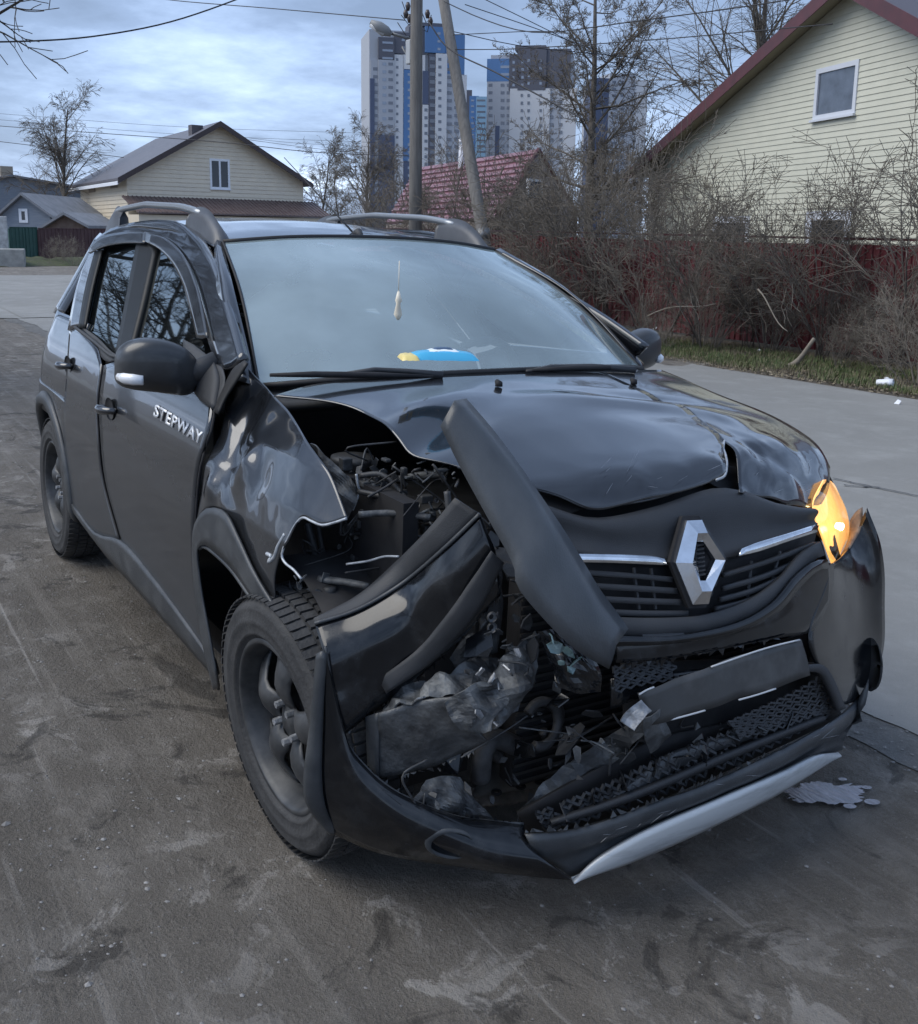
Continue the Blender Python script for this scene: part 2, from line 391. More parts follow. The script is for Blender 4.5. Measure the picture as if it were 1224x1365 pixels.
ASPH = ground_mat('worn grey asphalt', (0.185, 0.182, 0.172), (0.235, 0.232, 0.22), (0.30, 0.296, 0.28), 0.35, stones=0.2, bstr=0.35, rough=0.8)
GRAV = ground_mat('gravel edge', (0.08, 0.078, 0.072), (0.15, 0.146, 0.138), (0.27, 0.262, 0.25), 3.0, stones=0.9, bstr=0.9)
LITT = ground_mat('leaf litter soil', (0.055, 0.045, 0.035), (0.11, 0.09, 0.068), (0.20, 0.175, 0.14), 2.2, stones=0.4, bstr=1.0)
GRAS = ground_mat('short spring grass', (0.05, 0.055, 0.030), (0.06, 0.085, 0.028), (0.14, 0.13, 0.08), 2.0, bstr=1.0)
# rings of the ground sheet: fine near the camera, out to the horizon
def axis_vals(lo, hi, a, b, step):
    v = list(np.arange(a, b + 1e-6, step)); s = step; x = b
    while x < hi: s *= 1.35; x = min(x + s, hi); v.append(x)
    s = step; x = a; u = []
    while x > lo: s *= 1.35; x = max(x - s, lo); u.append(x)
    return np.array(u[::-1] + v)
def rut(x, y):
    k = max(0.0, 1 - max(0, abs(x + 0.5) - 5) / 2) * max(0.0, min(1, (0.82 - y) / 0.5))
    h = 0.013 * noise.noise(Vector((x * 0.7, y * 1.4, 1.3))) + 0.010 * noise.noise(Vector((x * 2.3, y * 5.5, 4.0))) + 0.006 * noise.noise(Vector((x * 9, y * 11, 2.0)))
    h += 0.0036 * noise.noise(Vector((x * 26, y * 28, 2.0)))
    for yc, a in ((-1.75, .35), (-1.32, .9), (-2.35, .5)):    # wheel ruts that run along the verge
        h -= 0.008 * a * math.exp(-((y - yc - 0.04 * math.sin(x * 1.3)) / 0.10) ** 2)
    return h * k - 0.010 * k
xs = axis_vals(-1500, 900, -6.5, 2.6, 0.045); ys = axis_vals(-1200, 1400, -4.2, 1.3, 0.04)
V = [(x, y, gz(x, y) + rut(x, y)) for y in ys for x in xs]
grd = mesh('ground', V, [(j * len(xs) + i, j * len(xs) + i + 1, (j + 1) * len(xs) + i + 1, (j + 1) * len(xs) + i) for j in range(len(ys) - 1) for i in range(len(xs) - 1)], DIRT)
tag(grd, 'packed grey dirt verge with faint tyre tracks and small stones', kind='structure')
def sheet(name, pts_lo, pts_hi, lift, m, n=90, k=10):   # strip between two ground polylines
    A, B = resample(pts_lo, n, True), resample(pts_hi, n, True); V = []
    for j in range(k + 1):
        for i in range(n):
            p = A[i] * (1 - j / k) + B[i] * (j / k); V.append((p[0], p[1], gz(p[0], p[1]) + lift))
    return mesh(name, V, [(j * n + i, j * n + i + 1, (j + 1) * n + i + 1, (j + 1) * n + i) for j in range(k) for i in range(n - 1)], m)
rng = random.Random(4)
edge = []; x = 6.0
while x > -15.5: edge.append((x, 1.14 + 0.06 * noise.noise(Vector((x * 1.1, 0, 0))) + 0.035 * noise.noise(Vector((x * 5, 3, 0))) + .012 * noise.noise(Vector((x * 19, 3, 0))))); x -= 0.07
far = [(6.0, 7.66), (-15.5, 7.7)]
road = sheet('road', edge, far, 0.007, ASPH, n=340, k=24); tag(road, 'worn light grey asphalt road running past the car', kind='structure')
gv = sheet('gravel_edge', [(a, b - 0.20 - .08 * noise.noise(Vector((a * 1.7, 8, 0)))) for a, b in edge], [(a, b + 0.05) for a, b in edge], 0.003, GRAV, n=340, k=4); tag(gv, 'loose gravel along the broken road edge', kind='structure')
# the side road that crosses behind the car on the left of the photograph
x0, x1 = -15.4, -31.5
jr = sheet('road', [(x0, 1.2), (-16.2, -0.4), (-17.4, -4), (-19, -9), (-22, -26)], [(-29, 26), (-30.0, 12), (-31.2, 0.5), (-32, -9), (-34, -30)], 0.010, ASPH, n=80, k=16); tag(jr, 'side road crossing in front of the far fence', kind='structure')
jr2 = sheet('road', [(-15.4, 1.2), (-15.4, 7.7)], [(-27, 1.5), (-27, 9.0)], 0.016, ASPH, n=30, k=10); tag(jr2, 'road junction behind the car', kind='structure')
gs = sheet('grass_verge', [(8, 7.55), (-24, 7.6)], [(8, 14.0), (-24, 14.0)], 0.005, LITT, n=120, k=20); tag(gs, 'strip of leaf litter and soil between the road and the red fence', kind='structure')
# cracks in the asphalt: thin dark tar filled grooves
mb = MB()
for (a, b) in (((1110, 640), (1224, 664)), ((1128, 650), (1170, 652))):
    A, B = GP(*a), GP(*b); n = 26
    for i in range(n):
        t0, t1 = i / n, (i + 1) / n
        def cp(t): 
            p = A + (B - A) * t; q = p + np.array([0.05, 0.02, 0]) * nz((t * 9, a[0], 0), 1.0); return q
        p, q = cp(t0), cp(t1); d = (q - p) / (np.linalg.norm(q - p) + 1e-9); s_ = np.array([-d[1], d[0], 0]) * 0.008
        mb.add([(*(p - s_)[:2], gz(*p[:2]) + .016), (*(q - s_)[:2], gz(*q[:2]) + .016), (*(q + s_)[:2], gz(*q[:2]) + .016), (*(p + s_)[:2], gz(*p[:2]) + .016)], [(0, 1, 2, 3)])
tag(mb.build('road_crack', mat('tar crack', (0.05, 0.05, 0.052), 0.8)), 'thin dark crack across the grey road beside the lit headlamp', kind='structure')
# pebbles on the dirt
mb = MB(); rng = random.Random(11)
ico = [(0, 0, 1), (.9, 0, .1), (.28, .85, .15), (-.72, .53, .1), (-.72, -.53, .15), (.28, -.85, .1), (0, 0, -.6)]
icf = [(0, 1, 2), (0, 2, 3), (0, 3, 4), (0, 4, 5), (0, 5, 1), (6, 2, 1), (6, 3, 2), (6, 4, 3), (6, 5, 4), (6, 1, 5)]
def pebble(mb, x, y, r, z=None):
    a = rng.random() * 6.28; s = [rng.uniform(.7, 1.3) for _ in range(3)]; s[2] *= .6
    zz_ = (gz(x, y) + rut(x, y)) if z is None else z
    mb.add([(x + r * (v[0] * s[0] * math.cos(a) - v[1] * s[1] * math.sin(a)), y + r * (v[0] * s[0] * math.sin(a) + v[1] * s[1] * math.cos(a)), zz_ + r * s[2] * (v[2] * .8 + .1)) for v in ico], icf)
for _ in range(30000):
    x = rng.uniform(-6, 2.2); y = rng.uniform(-4, 1.1)
    if noise.noise(Vector((x * .8, y * 1.1, 7))) + rng.uniform(-.5, .5) < -0.05: continue
    pebble(mb, x, y, abs(rng.gauss(0, .0023)) + .0013)
for _ in range(1600): x = rng.uniform(-7, 1.5); pebble(mb, x, 1.04 + rng.gauss(0, .10), rng.uniform(.002, .008), .006)
tag(mb.build('gravel', mat('pale pebbles', (0.13, 0.125, 0.12), 0.85, noise_scale=25, col2=(0.28, 0.27, 0.26))), 'small pebbles and grit scattered over the dirt', kind='stuff')
for i, (px, py, r, lb) in enumerate(((8, 1092, .016, 'largest grey stone at the left edge of the dirt'), (323, 1322, .008, 'small pale stone on the dirt left of the front, near the bottom edge'), (945, 1100, .010, 'small stone on the dirt in front of the silver bumper lip'), (118, 1306, .010, 'pale chip of stone in the tyre track at lower left'))):
    m1 = MB(); p = GP(px, py); pebble(m1, p[0], p[1], r); tag(m1.build('stone', MATS['pale pebbles']), lb, 'stone')
# coolant puddle
def blob(name, c, rx, ry, ang, seed, m, lift=.004, n=60, amp=.35):
    V = [(c[0], c[1], lift)]
    for k in range(n):
        a = 2 * math.pi * k / n; r = 1 + amp * noise.noise(Vector((math.cos(a) * 1.6 + seed, math.sin(a) * 1.6, seed))) * 2 + .12 * noise.noise(Vector((math.cos(a) * 7 + seed, math.sin(a) * 7, 2)))
        x, y = rx * r * math.cos(a), ry * r * math.sin(a)
        V.append((c[0] + x * math.cos(ang) - y * math.sin(ang), c[1] + x * math.sin(ang) + y * math.cos(ang), lift))
    return mesh(name, V, [(0, 1 + k, 1 + (k + 1) % n) for k in range(n)], m)
WET = mat('wet dirt', (0.045, 0.042, 0.045), 0.35, bump=0.6, bump_scale=40, noise_scale=8, col2=(0.075, 0.07, 0.07), rough2=.7)
PUD = mat('coolant water', (0.10, 0.095, 0.105), 0.04, spec=0.8, bump=0.08, bump_scale=12)
PUD = mat('coolant puddle', (0.30, 0.28, 0.31), 0.12, spec=0.8, noise_scale=14, col2=(0.17, 0.165, 0.18), bump=0.35, bump_scale=30, stretch=(1, 3, 1))
mbp = MB(); pc = (GP(1042, 1058) + GP(1152, 1060)) / 2; ax_ = GP(1152, 1056) - GP(1042, 1062); ax_ /= np.linalg.norm(ax_); ay_ = np.array([-ax_[1], ax_[0], 0]); hl_ = np.linalg.norm(GP(1152, 1056) - GP(1042, 1062)) / 2; n_ = 160; V = [(pc[0], pc[1], .0072)]
for k in range(n_):
    a = 2 * math.pi * k / n_; ca, sa = math.cos(a), math.sin(a); r = 1 + .38 * nz((ca * 1.7, sa * 1.7, 3), 1) + .30 * nz((ca * 4.5, sa * 4.5, 8), 1) + .16 * nz((ca * 13, sa * 13, 5), 1)
    q = pc + ax_ * hl_ * ca * r + ay_ * hl_ * .40 * sa * r; V.append((q[0], q[1], .0072))
mbp.add(V, [(0, 1 + k, 1 + (k + 1) % n_) for k in range(n_)])
for (dx, dy, rr) in ((.9, -.5, .12), (1.12, .1, .08), (-.95, .35, .14), (.3, -.62, .10), (.75, .5, .07)):
    c_ = pc + ax_ * hl_ * dx + ay_ * hl_ * dy; mbp.add([(c_[0], c_[1], .0078)] + [(c_[0] + ax_[0] * hl_ * rr * math.cos(a) * 1.5 + ay_[0] * hl_ * rr * math.sin(a), c_[1] + ax_[1] * hl_ * rr * math.cos(a) * 1.5 + ay_[1] * hl_ * rr * math.sin(a), .0078) for a in np.linspace(0, 6.28, 14, endpoint=False)], [(0, 1 + k, 1 + (k + 1) % 14) for k in range(14)])
tag(mbp.build('puddle', PUD), 'small shiny streaky puddle of leaked coolant beside the bumper corner', 'puddle')

# ================================================================== THE CAR
car = empty('crashed_car', (-1.3, 0, 0)); tag(car, 'black hatchback with a smashed front corner parked on the dirt verge', 'car')
car.matrix_world = Matrix.Identity(4)
def C(*a): return [tuple(p) for p in a]
# --- doors and side panels (right side of the car, left in the photograph)
def sdisp(p, u, v): return 0.0025 * nz(p, 2.0, 3)
gap_fd = [(291, 492), (284, 564), (268, 621), (261, 697), (264, 780), (277, 868)]       # front door / fender
gap_bd = [(137, 487), (131, 530), (131, 568), (138, 640), (160, 722)]                   # rear door / front door
def inset(c, dx=0, dy=0): return [(x + dx, y + dy) for x, y in c]
fdoor = pxpanel('front_door', [(139, 476), (156, 472), (176, 466), (225, 477), (289, 494)], inset(gap_fd, -3), [(162, 718), (200, 765), (240, 818), (275, 866)], inset(gap_bd, 2), gside(), PAINT, car, 30, 26, .006, sdisp)
def gsideh(p, u, v): return 0
rdoor = pxpanel('rear_door', [(92, 440), (101, 431), (112, 436), (130, 452), (138, 476)], inset(gap_bd, -1), [(96, 674), (110, 694), (130, 712), (158, 718)], [(92, 440), (88, 500), (85, 560), (88, 620), (96, 674)], gside(), PAINT, car, 18, 26, .006, sdisp)
# rear quarter and tail: built from plan and height
def sidept(x, z, off=0.0, s=-1): return np.array([x, s * (side(x, z) + off), z])
def side_grid(fx0, fx1, zs, nu, off=0.0, s=-1):
    return np.array([[sidept(fx0(z) + (fx1(z) - fx0(z)) * i / (nu - 1), z, off, s) for i in range(nu)] for z in zs])
quart = grid_obj('rear_quarter', side_grid(lambda z: -3.18 + .10 * max(0, z - .95) * 2, lambda z: -2.15, np.linspace(.66, 1.10, 14), 16, -.006), PAINT, car, .01)
gq = side_grid(lambda z: -3.20, lambda z: -2.96, np.linspace(.24, .68, 8), 5); grid_obj('rear_bumper_side', gq, PLASTIC, car, .01)
# upper body: window frames and pillars as bands on the side surface
FRAME = PAINT
roof_edge = [(121, 330), (136, 312), (158, 301), (186, 295), (213, 293), (240, 297), (262, 308), (284, 330)]
vis_out = [(118, 333), (133, 317), (164, 310), (194, 309), (221, 317), (244, 340), (259, 372), (268, 402), (277, 446)]
def gs2(off): return lambda p: (-p[1]) - side(p[0], p[2]) - off
# cant rail (between roof and windows) carried down as the A pillar
G1 = pxgrid([(120, 329), (136, 312), (158, 301), (186, 295), (213, 293), (240, 297), (262, 310), (280, 336), (298, 385), (312, 430), (324, 476)], [(324, 476), (308, 490), (291, 492)], [(118, 337), (133, 322), (164, 315), (194, 314), (221, 322), (242, 345), (257, 378), (266, 410), (276, 450), (284, 475), (291, 492)], [(120, 329), (119, 333), (118, 337)], gs2(0.0), 44, 5)
cant = grid_obj('door_frame', G1, PAINT, car, .02)
# pillar pieces
bp_ = pxpanel('centre_pillar', [(183, 318), (195, 318), (208, 330)], [(208, 330), (192, 400), (175, 466)], [(153, 474), (164, 472), (175, 466)], [(183, 318), (169, 390), (153, 474)], gs2(-.004), mat('door pillar black', (0.008, 0.009, 0.010), 0.45, spec=.25), car, 6, 14, .02)
cp_ = pxpanel('rear_pillar', [(110, 358), (121, 336), (134, 334)], [(134, 334), (121, 385), (110, 436)], [(90, 440), (98, 437), (110, 436)], [(110, 358), (100, 390), (90, 440)], gs2(0.0), PAINT, car, 6, 14, .02)
pxpanel('pillar_trim', [(126, 335), (136, 333)], [(136, 333), (123, 385), (113, 437)], [(104, 437), (113, 437)], [(126, 335), (113, 385), (104, 437)], gs2(.003), MATS['door pillar black'], car, 4, 14, .006)
tail = [(-2.62, -.70, 1.25), (-2.70, -.70, 1.17), (-2.78, -.72, 1.10)]
# glass
rw = pxpanel('rear_door_window', [(131, 334), (155, 326), (184, 327)], [(184, 327), (170, 395), (154, 474)], [(110, 436), (130, 452), (154, 474)], [(131, 334), (120, 385), (110, 436)], gs2(-.018), SGLASS, car, 10, 12, 0)
fw_ = pxpanel('front_door_window', [(206, 330), (226, 342), (246, 372)], [(246, 372), (262, 420), (278, 488)], [(174, 466), (220, 476), (278, 488)], [(206, 330), (192, 400), (174, 466)], gs2(-.018), SGLASS, car, 12, 12, 0)
# smoked wind deflectors over both door windows
DEFL = mat('smoked deflector plastic', (0.012, 0.013, 0.015), 0.10, coat=.25, noise_scale=9, col2=(.025, .027, .03), rough2=.25)
v1 = pxpanel('wind_deflector', [(118, 331), (133, 316), (164, 309), (195, 308)], [(195, 308), (194, 315), (193, 324)], [(120, 338), (138, 329), (165, 324), (193, 324)], [(118, 331), (119, 334), (120, 338)], gs2(.014), DEFL, car, 16, 5, .003)
v2 = pxpanel('wind_deflector', [(195, 309), (221, 316), (244, 339), (259, 371), (268, 402), (277, 450)], [(277, 450), (270, 451), (262, 450)], [(194, 322), (212, 332), (230, 352), (244, 380), (252, 410), (262, 450)], [(195, 309), (194, 315), (194, 322)], gs2(.014), DEFL, car, 22, 5, .003)
# window rubber
def strip_on(name, pts, r, m, parent, off=.0, g=None, n=24, flat=None):
    c = resample(pts, n); P = [solve(g or gs2(off), *q) for q in c]
    mb = MB(); mb.tube(P, r, 6); return mb.build(name, m, parent, True)
strip_on('belt_strip', [(100, 436), (125, 455), (153, 476), (175, 469), (225, 480), (286, 493)], .007, PLASTIC, car, .004)
for o in (fdoor,):
    pass
pxpanel('belt_moulding', [(108, 434), (130, 450), (154, 472), (175, 464), (225, 474), (286, 487)], [(286, 487), (290, 497)], [(98, 440), (122, 458), (140, 481), (156, 480), (175, 474), (225, 484), (290, 497)], [(108, 434), (98, 440)], gs2(-.003), PLASTIC, car, 34, 4, .004)
# shut lines as dark recessed seams
for c in (gap_fd, gap_bd): strip_on('door_seam', c, .0042, DARK, car, -.0025)
# door handles
HM = mat('handle paint', (0.018, 0.019, 0.023), 0.2, coat=.8)
def handle(cx, cy, L_, door):
    p = solve(gs2(0), cx, cy); mb = MB()
    pts = [(p[0] + L_ * (t - .5), -(side(p[0] + L_ * (t - .5), p[2]) + .004 + .035 * math.sin(math.pi * t) ** .6), p[2] + .012 * (t - .5)) for t in np.linspace(0, 1, 9)]
    mb.tube(pts, [.010 + .007 * math.sin(math.pi * t) for t in np.linspace(0, 1, 9)], 8)
    h = mb.build('door_handle', HM, door, True)
    mb = MB(); c = (p[0] - .0, -(side(p[0], p[2]) + .002), p[2])
    V, F = lathe([(0.0, .0), (.045, -.001), (.05, .004)], 20); mb.add([(c[0] + v[0] * 1.2, c[1] - v[1], c[2] + v[2] * .8) for v in V], F)
    mb.build('handle_recess', DARK, door, True)
handle(148, 545, .17, fdoor); handle(92, 487, .15, rdoor)
# fuel cap disc on the quarter, sill, arch trims
sill = pxpanel('sill_trim', [(95, 672), (125, 711), (160, 722), (200, 768), (240, 822), (275, 872)], [(275, 872), (280, 884), (285, 903)], [(98, 684), (140, 740), (185, 790), (240, 852), (285, 903)], [(95, 672), (96, 678), (98, 684)], gs2(.008), GREYPL, car, 24, 6, .02)
def arch_trim(cx, cz, r, wdt, s, m=GREYPL, a0=-12, a1=192, name='wheel_arch_trim'):
    rows = []
    for rr, off in ((r + .006, -.045), (r, .002), (r + .012, .016), (r + wdt * .8, .012), (r + wdt, .0)):
        rows.append([sidept(cx + rr * math.cos(R_(a)), cz + rr * math.sin(R_(a)) * 1.0, off, s) for a in np.linspace(a0, a1, 34)])
    return grid_obj(name, np.array(rows), m, car, .004, away=(cx, s * 3, .6))
arch_trim(-2.589, .34, .355, .062, -1); arch_trim(-2.589, .34, .355, .062, 1); arch_trim(0.0, .34, .375, .062, 1)
# rear arch filler panel between arch and rear door
def arch_fill(cx, x0, x1, s, top=.78):
    rows = []
    for k in range(9):
        row = []
        for a in np.linspace(-8, 188, 30):
            ca, sa = math.cos(R_(a)), math.sin(R_(a)); bx = x1 if ca > 0 else x0
            tx = (bx - cx) / ca if abs(ca) > 1e-6 else 1e9; tz = (top - .34) / sa if sa > 1e-6 else 1e9
            ro = min(abs(tx), abs(tz), .95); r = .40 + (ro - .40) * k / 8
            row.append(sidept(cx + r * ca, max(.24, .34 + r * sa), -.002, s))
        rows.append(row)
    return grid_obj('rear_wheel_arch', np.array(rows), PAINT, car, .006, away=(cx, s * 3, .6))
arch_fill(-2.589, -3.0, -2.15, -1)
# front right arch trim, hanging loose
at = pxgrid([(284, 920), (268, 850), (258, 780), (256, 716), (262, 692), (277, 677), (299, 683), (316, 715), (339, 765), (365, 808)], [(365, 808), (357, 812), (350, 818)], [(291, 916), (279, 850), (268, 790), (262, 735), (272, 726), (290, 739), (309, 758), (328, 785), (350, 818)], [(284, 920), (287, 919), (291, 916)], gs2(.014), 46, 6)
grid_obj('wheel_arch_trim', at, GREYPL, car, .006)
strip_on('arch_lip', [(291, 918), (279, 852), (268, 790), (263, 737), (272, 728), (290, 741), (309, 760), (328, 787), (350, 819)], .006, GREYPL, car, .004, n=40)
# crumpled front fender
def fdisp(p, u, v):
    d = 0.007 * nz(p, 4.5, 1) + .0012 * nz(p, 20, 5)
    for (cx_, cz_, r, a) in ((-.33, .90, .05, -.022), (-.22, .93, .035, .014), (-.12, .90, .05, -.012), (-.36, .985, .06, -.020), (-.40, .83, .035, .014)):
        q = math.hypot(p[0] - cx_, p[2] - cz_) / r; d += a * math.exp(-q * q)
    # creases fanning out of the dent beside the door
    a = math.atan2(p[2] - .88, p[0] + .36); rr = math.hypot(p[2] - .88, p[0] + .36)
    d += .0042 * math.sin(a * 6 + 1) * math.exp(-((rr - .15) / .10) ** 2)
    return d
def gfend(p):
    z = p[2]; inb = .055 * max(0.0, min(1, (z - .80) / .25)); return (-p[1]) - side(p[0], z) + inb
fend = pxpanel('front_fender', [(326, 483), (344, 506), (362, 524), (385, 549), (415, 596), (440, 632), (462, 690)], [(462, 690), (430, 699), (404, 689), (386, 720), (374, 740), (366, 770), (366, 806)],
    [(263, 692), (277, 677), (299, 683), (316, 715), (339, 765), (366, 806)], [(326, 483), (309, 510), (297, 560), (281, 605), (268, 645), (263, 692)], gfend, PAINT, car, 60, 60, .003, fdisp)
# pale bare edge where the fender tore
def tube3(name, pts, r, m, parent=car, n=None, k=6):
    P = resample(pts, n or len(pts) * 5); mb = MB(); mb.tube(P, r, k); return mb.build(name, m, parent, True)
PALE = mat('exposed pale primer', (0.50, 0.53, 0.56), 0.4, metal=.3, noise_scale=40, col2=(.25, .27, .30))
tube3('torn_edge', [solve(gfend, *q) for q in ((462, 691), (448, 696), (430, 700), (416, 695), (404, 690), (394, 699), (384, 718), (376, 738), (380, 750), (392, 760), (402, 772))], .0032, PALE)
tube3('torn_edge', [solve(gfend, *q) for q in ((356, 738), (362, 742), (358, 749), (366, 742), (371, 728), (380, 712))], .005, PALE)
tube3('torn_edge', [X(*q, .12) for q in ((475, 632), (477, 646), (479, 656), (470, 680))], .0035, PALE)
# black rubber seal standing up at the top of the fender, and the mirror gusset
seal = pxpanel('fender_seal', [(326, 480), (329, 484)], [(329, 484), (316, 505), (300, 530), (290, 552)], [(284, 548), (290, 552)], [(326, 480), (310, 492), (296, 520), (284, 548)], gs2(.006), mat('black rubber', (.008, .008, .009), .6), car, 4, 12, .006)
pxpanel('mirror_sail', [(244, 452), (262, 462), (284, 480)], [(284, 480), (290, 505), (283, 545)], [(250, 505), (262, 528), (283, 545)], [(244, 452), (245, 480), (250, 505)], gs2(.010), PLASTIC, car, 10, 10, .02, lambda p, u, v: .012 * math.sin(3.14 * u) * math.sin(3.14 * v))
pxpanel('mirror_gusset', [(285, 484), (296, 490), (300, 503)], [(300, 503), (298, 520), (290, 546)], [(276, 538), (283, 544), (290, 546)], [(285, 484), (279, 510), (276, 538)], gs2(.001), PLASTIC, car, 6, 8, .002)
# left side of the body (seen only over the bonnet and from other standpoints)
for o in (fdoor, rdoor, quart, cant, bp_, cp_, rw, fw_, sill): 
    c = mirror(o)
for ch in list(fdoor.children) + list(rdoor.children):
    pass
lf = np.array([[(x, .80 - .11 * t ** 2.2, .70 + (hood_z(x, .69) - .012 - .70) * t ** .8) for x in np.linspace(-.50, .36, 14)] for t in np.linspace(0, 1, 10)])
grid_obj('front_fender', lf, PAINT, car, .006, away=(0, 4, 1))
# lettering on the front door
fc = bpy.data.curves.new('lettering', 'FONT'); fc.body = 'STEPWAY'; fc.size = 1.0; fc.offset = 0.022; fc.space_character = 1.12
to = bpy.data.objects.new('lettering', fc); link(to); bpy.context.view_layer.update()
tm = bpy.data.meshes.new_from_object(to.evaluated_get(bpy.context.evaluated_depsgraph_get())); bpy.data.objects.remove(to)
co = np.array([v.co[:] for v in tm.vertices]); wdt_ = co[:, 0].max() - co[:, 0].min(); x_0 = co[:, 0].min()
A0, A1 = np.array([204.0, 554.0]), np.array([267.0, 592.0]); TOP = np.array([3.5, -16.0])
for v, c_ in zip(tm.vertices, co):
    q = A0 + (A1 - A0) * ((c_[0] - x_0) / wdt_) + TOP * (c_[1] / 0.72); v.co = solve(gs2(.004), *q)
tm.materials.clear(); tm.materials.append(mat('silver lettering', (0.75, 0.77, 0.80), 0.3, metal=.2))
lt = link(bpy.data.objects.new('lettering', tm)); lt.parent = fdoor
sd = lt.modifiers.new('t', 'SOLIDIFY'); sd.thickness = .003

# --- roof, screens, pillars
def roof_z(x, y):
    u = (x + 1.12) / -1.85
    z = float(np.interp(u, [0, .12, .3, .55, .8, 1.0], [1.462, 1.496, 1.522, 1.53, 1.505, 1.452])); return z - .045 * (y / .56) ** 2 + .02
def roof_w(x): return float(np.interp(x, [-2.97, -2.6, -2.0, -1.5, -1.15], [.52, .555, .562, .562, .565]))
xs_ = np.linspace(-1.15, -2.97, 26)
gr_ = []
for x in xs_:
    row = []
    for t in np.linspace(-1, 1, 25):
        y = t * roof_w(x); row.append((x + .07 * (1 - t * t) * max(0, 1 - (-1.15 - x) / .4), y, roof_z(x, y)))
    gr_.append(row)
roof = grid_obj('roof', np.array(gr_), PAINT, car, .01, away=(0, 0, 5))
hdr = []
def P3(*p): return np.array(p)
wt = [solve(lambda p: p[0] + 1.16 - .07 * (1 - (p[1] / .56) ** 2), *q) for q in ((287, 329), (380, 326), (480, 327), (570, 332), (655, 338))]
wb = [P3(-.43, -.700, 1.085), P3(-.30, -.45, 1.115), P3(-.255, 0, 1.125), P3(-.30, .45, 1.115), P3(-.43, .700, 1.085)]
wtop = [P3(-1.155, -.545, 1.462), P3(-1.105, -.3, 1.486), P3(-1.085, 0, 1.494), P3(-1.105, .3, 1.486), P3(-1.155, .545, 1.462)]
G = coons(wtop, [wtop[-1], (wtop[-1] + wb[-1]) / 2 + P3(.02, 0, .035), wb[-1]], wb, [wtop[0], (wtop[0] + wb[0]) / 2 + P3(.02, 0, .035), wb[0]], 26, 18)
ws = grid_obj('windscreen', G, WSCREEN, car, 0, away=(3, 0, 3))
# black ceramic border of the screen and header strip
mb = MB()
for pts, r in ((wtop, .009), (wb, .010), ([wtop[0], (wtop[0] + wb[0]) / 2 + P3(.02, 0, .035), wb[0]], .005), ([wtop[-1], (wtop[-1] + wb[-1]) / 2 + P3(.02, 0, .035), wb[-1]], .006)): mb.tube(resample(pts, 20), r, 6)
mb.build('windscreen_seal', mat('black rubber', (.008, .008, .009), .6), car, True)
# A pillars: from the seal outward to the door frame
for s in (-1, 1):
    inn = [P3(-1.155, s * .548, 1.462), P3(-.775, s * .643, 1.318), P3(-.43, s * .705, 1.085)]
    out = [P3(-1.16, s * .575, 1.452), P3(-.92, s * .652, 1.340), P3(-.70, s * .710, 1.214), P3(-.53, s * .760, 1.088)]
    I, O_ = resample(inn, 16), resample(out, 16)
    G = np.array([I, I * .5 + O_ * .5 + np.array([.012, s * .008, .012]), O_])
    grid_obj('windscreen_pillar', G, PAINT, car, .006, away=(3, s * 3, 3))
# tailgate, rear glass, rear bumper, tail lamps
def rear_x(y, z): return float(np.interp(z, [.25, .5, .75, .95, 1.10, 1.45], [-3.24, -3.27, -3.22, -3.18, -3.14, -2.95])) + .18 * y * y
def reargrid(z0, z1, wd, n=12, m=14, off=0): return np.array([[(rear_x(t * wd(z), z) + off, t * wd(z), z) for t in np.linspace(-1, 1, m)] for z in np.linspace(z0, z1, n)])
grid_obj('tailgate', reargrid(.62, 1.10, lambda z: .70), PAINT, car, .01, away=(-6, 0, 1))
grid_obj('rear_window', reargrid(1.10, 1.44, lambda z: .66 - .40 * (z - 1.1)), SGLASS, car, 0, away=(-6, 0, 1))
grid_obj('rear_bumper', reargrid(.25, .62, lambda z: .78), PLASTIC, car, .01, away=(-6, 0, 1))
for s in (-1, 1):
    G = np.array([[(rear_x(s * y, z) + .01 * (y - .62), s * y, z) for y in np.linspace(.56, .68, 6)] for z in np.linspace(.78, 1.08, 8)])
    grid_obj('tail_lamp', G, mat('red lamp lens', (0.03, 0.008, 0.008), 0.15, coat=.5), car, .02, away=(-6, s, 1))
    I = resample([P3(-2.95, s * .52, 1.455), P3(-3.06, s * .60, 1.25), P3(-3.14, s * .68, 1.08)], 12); O_ = resample([P3(-2.45, s * .622, 1.405), P3(-2.58, s * .688, 1.25), P3(-2.66, s * .768, 1.08)], 12)
    grid_obj('tail_pillar', np.array([I, I * .5 + O_ * .5 + np.array([-.02, s * .03, 0]), O_]), PAINT, car, .01, away=(-4, s * 4, 2))
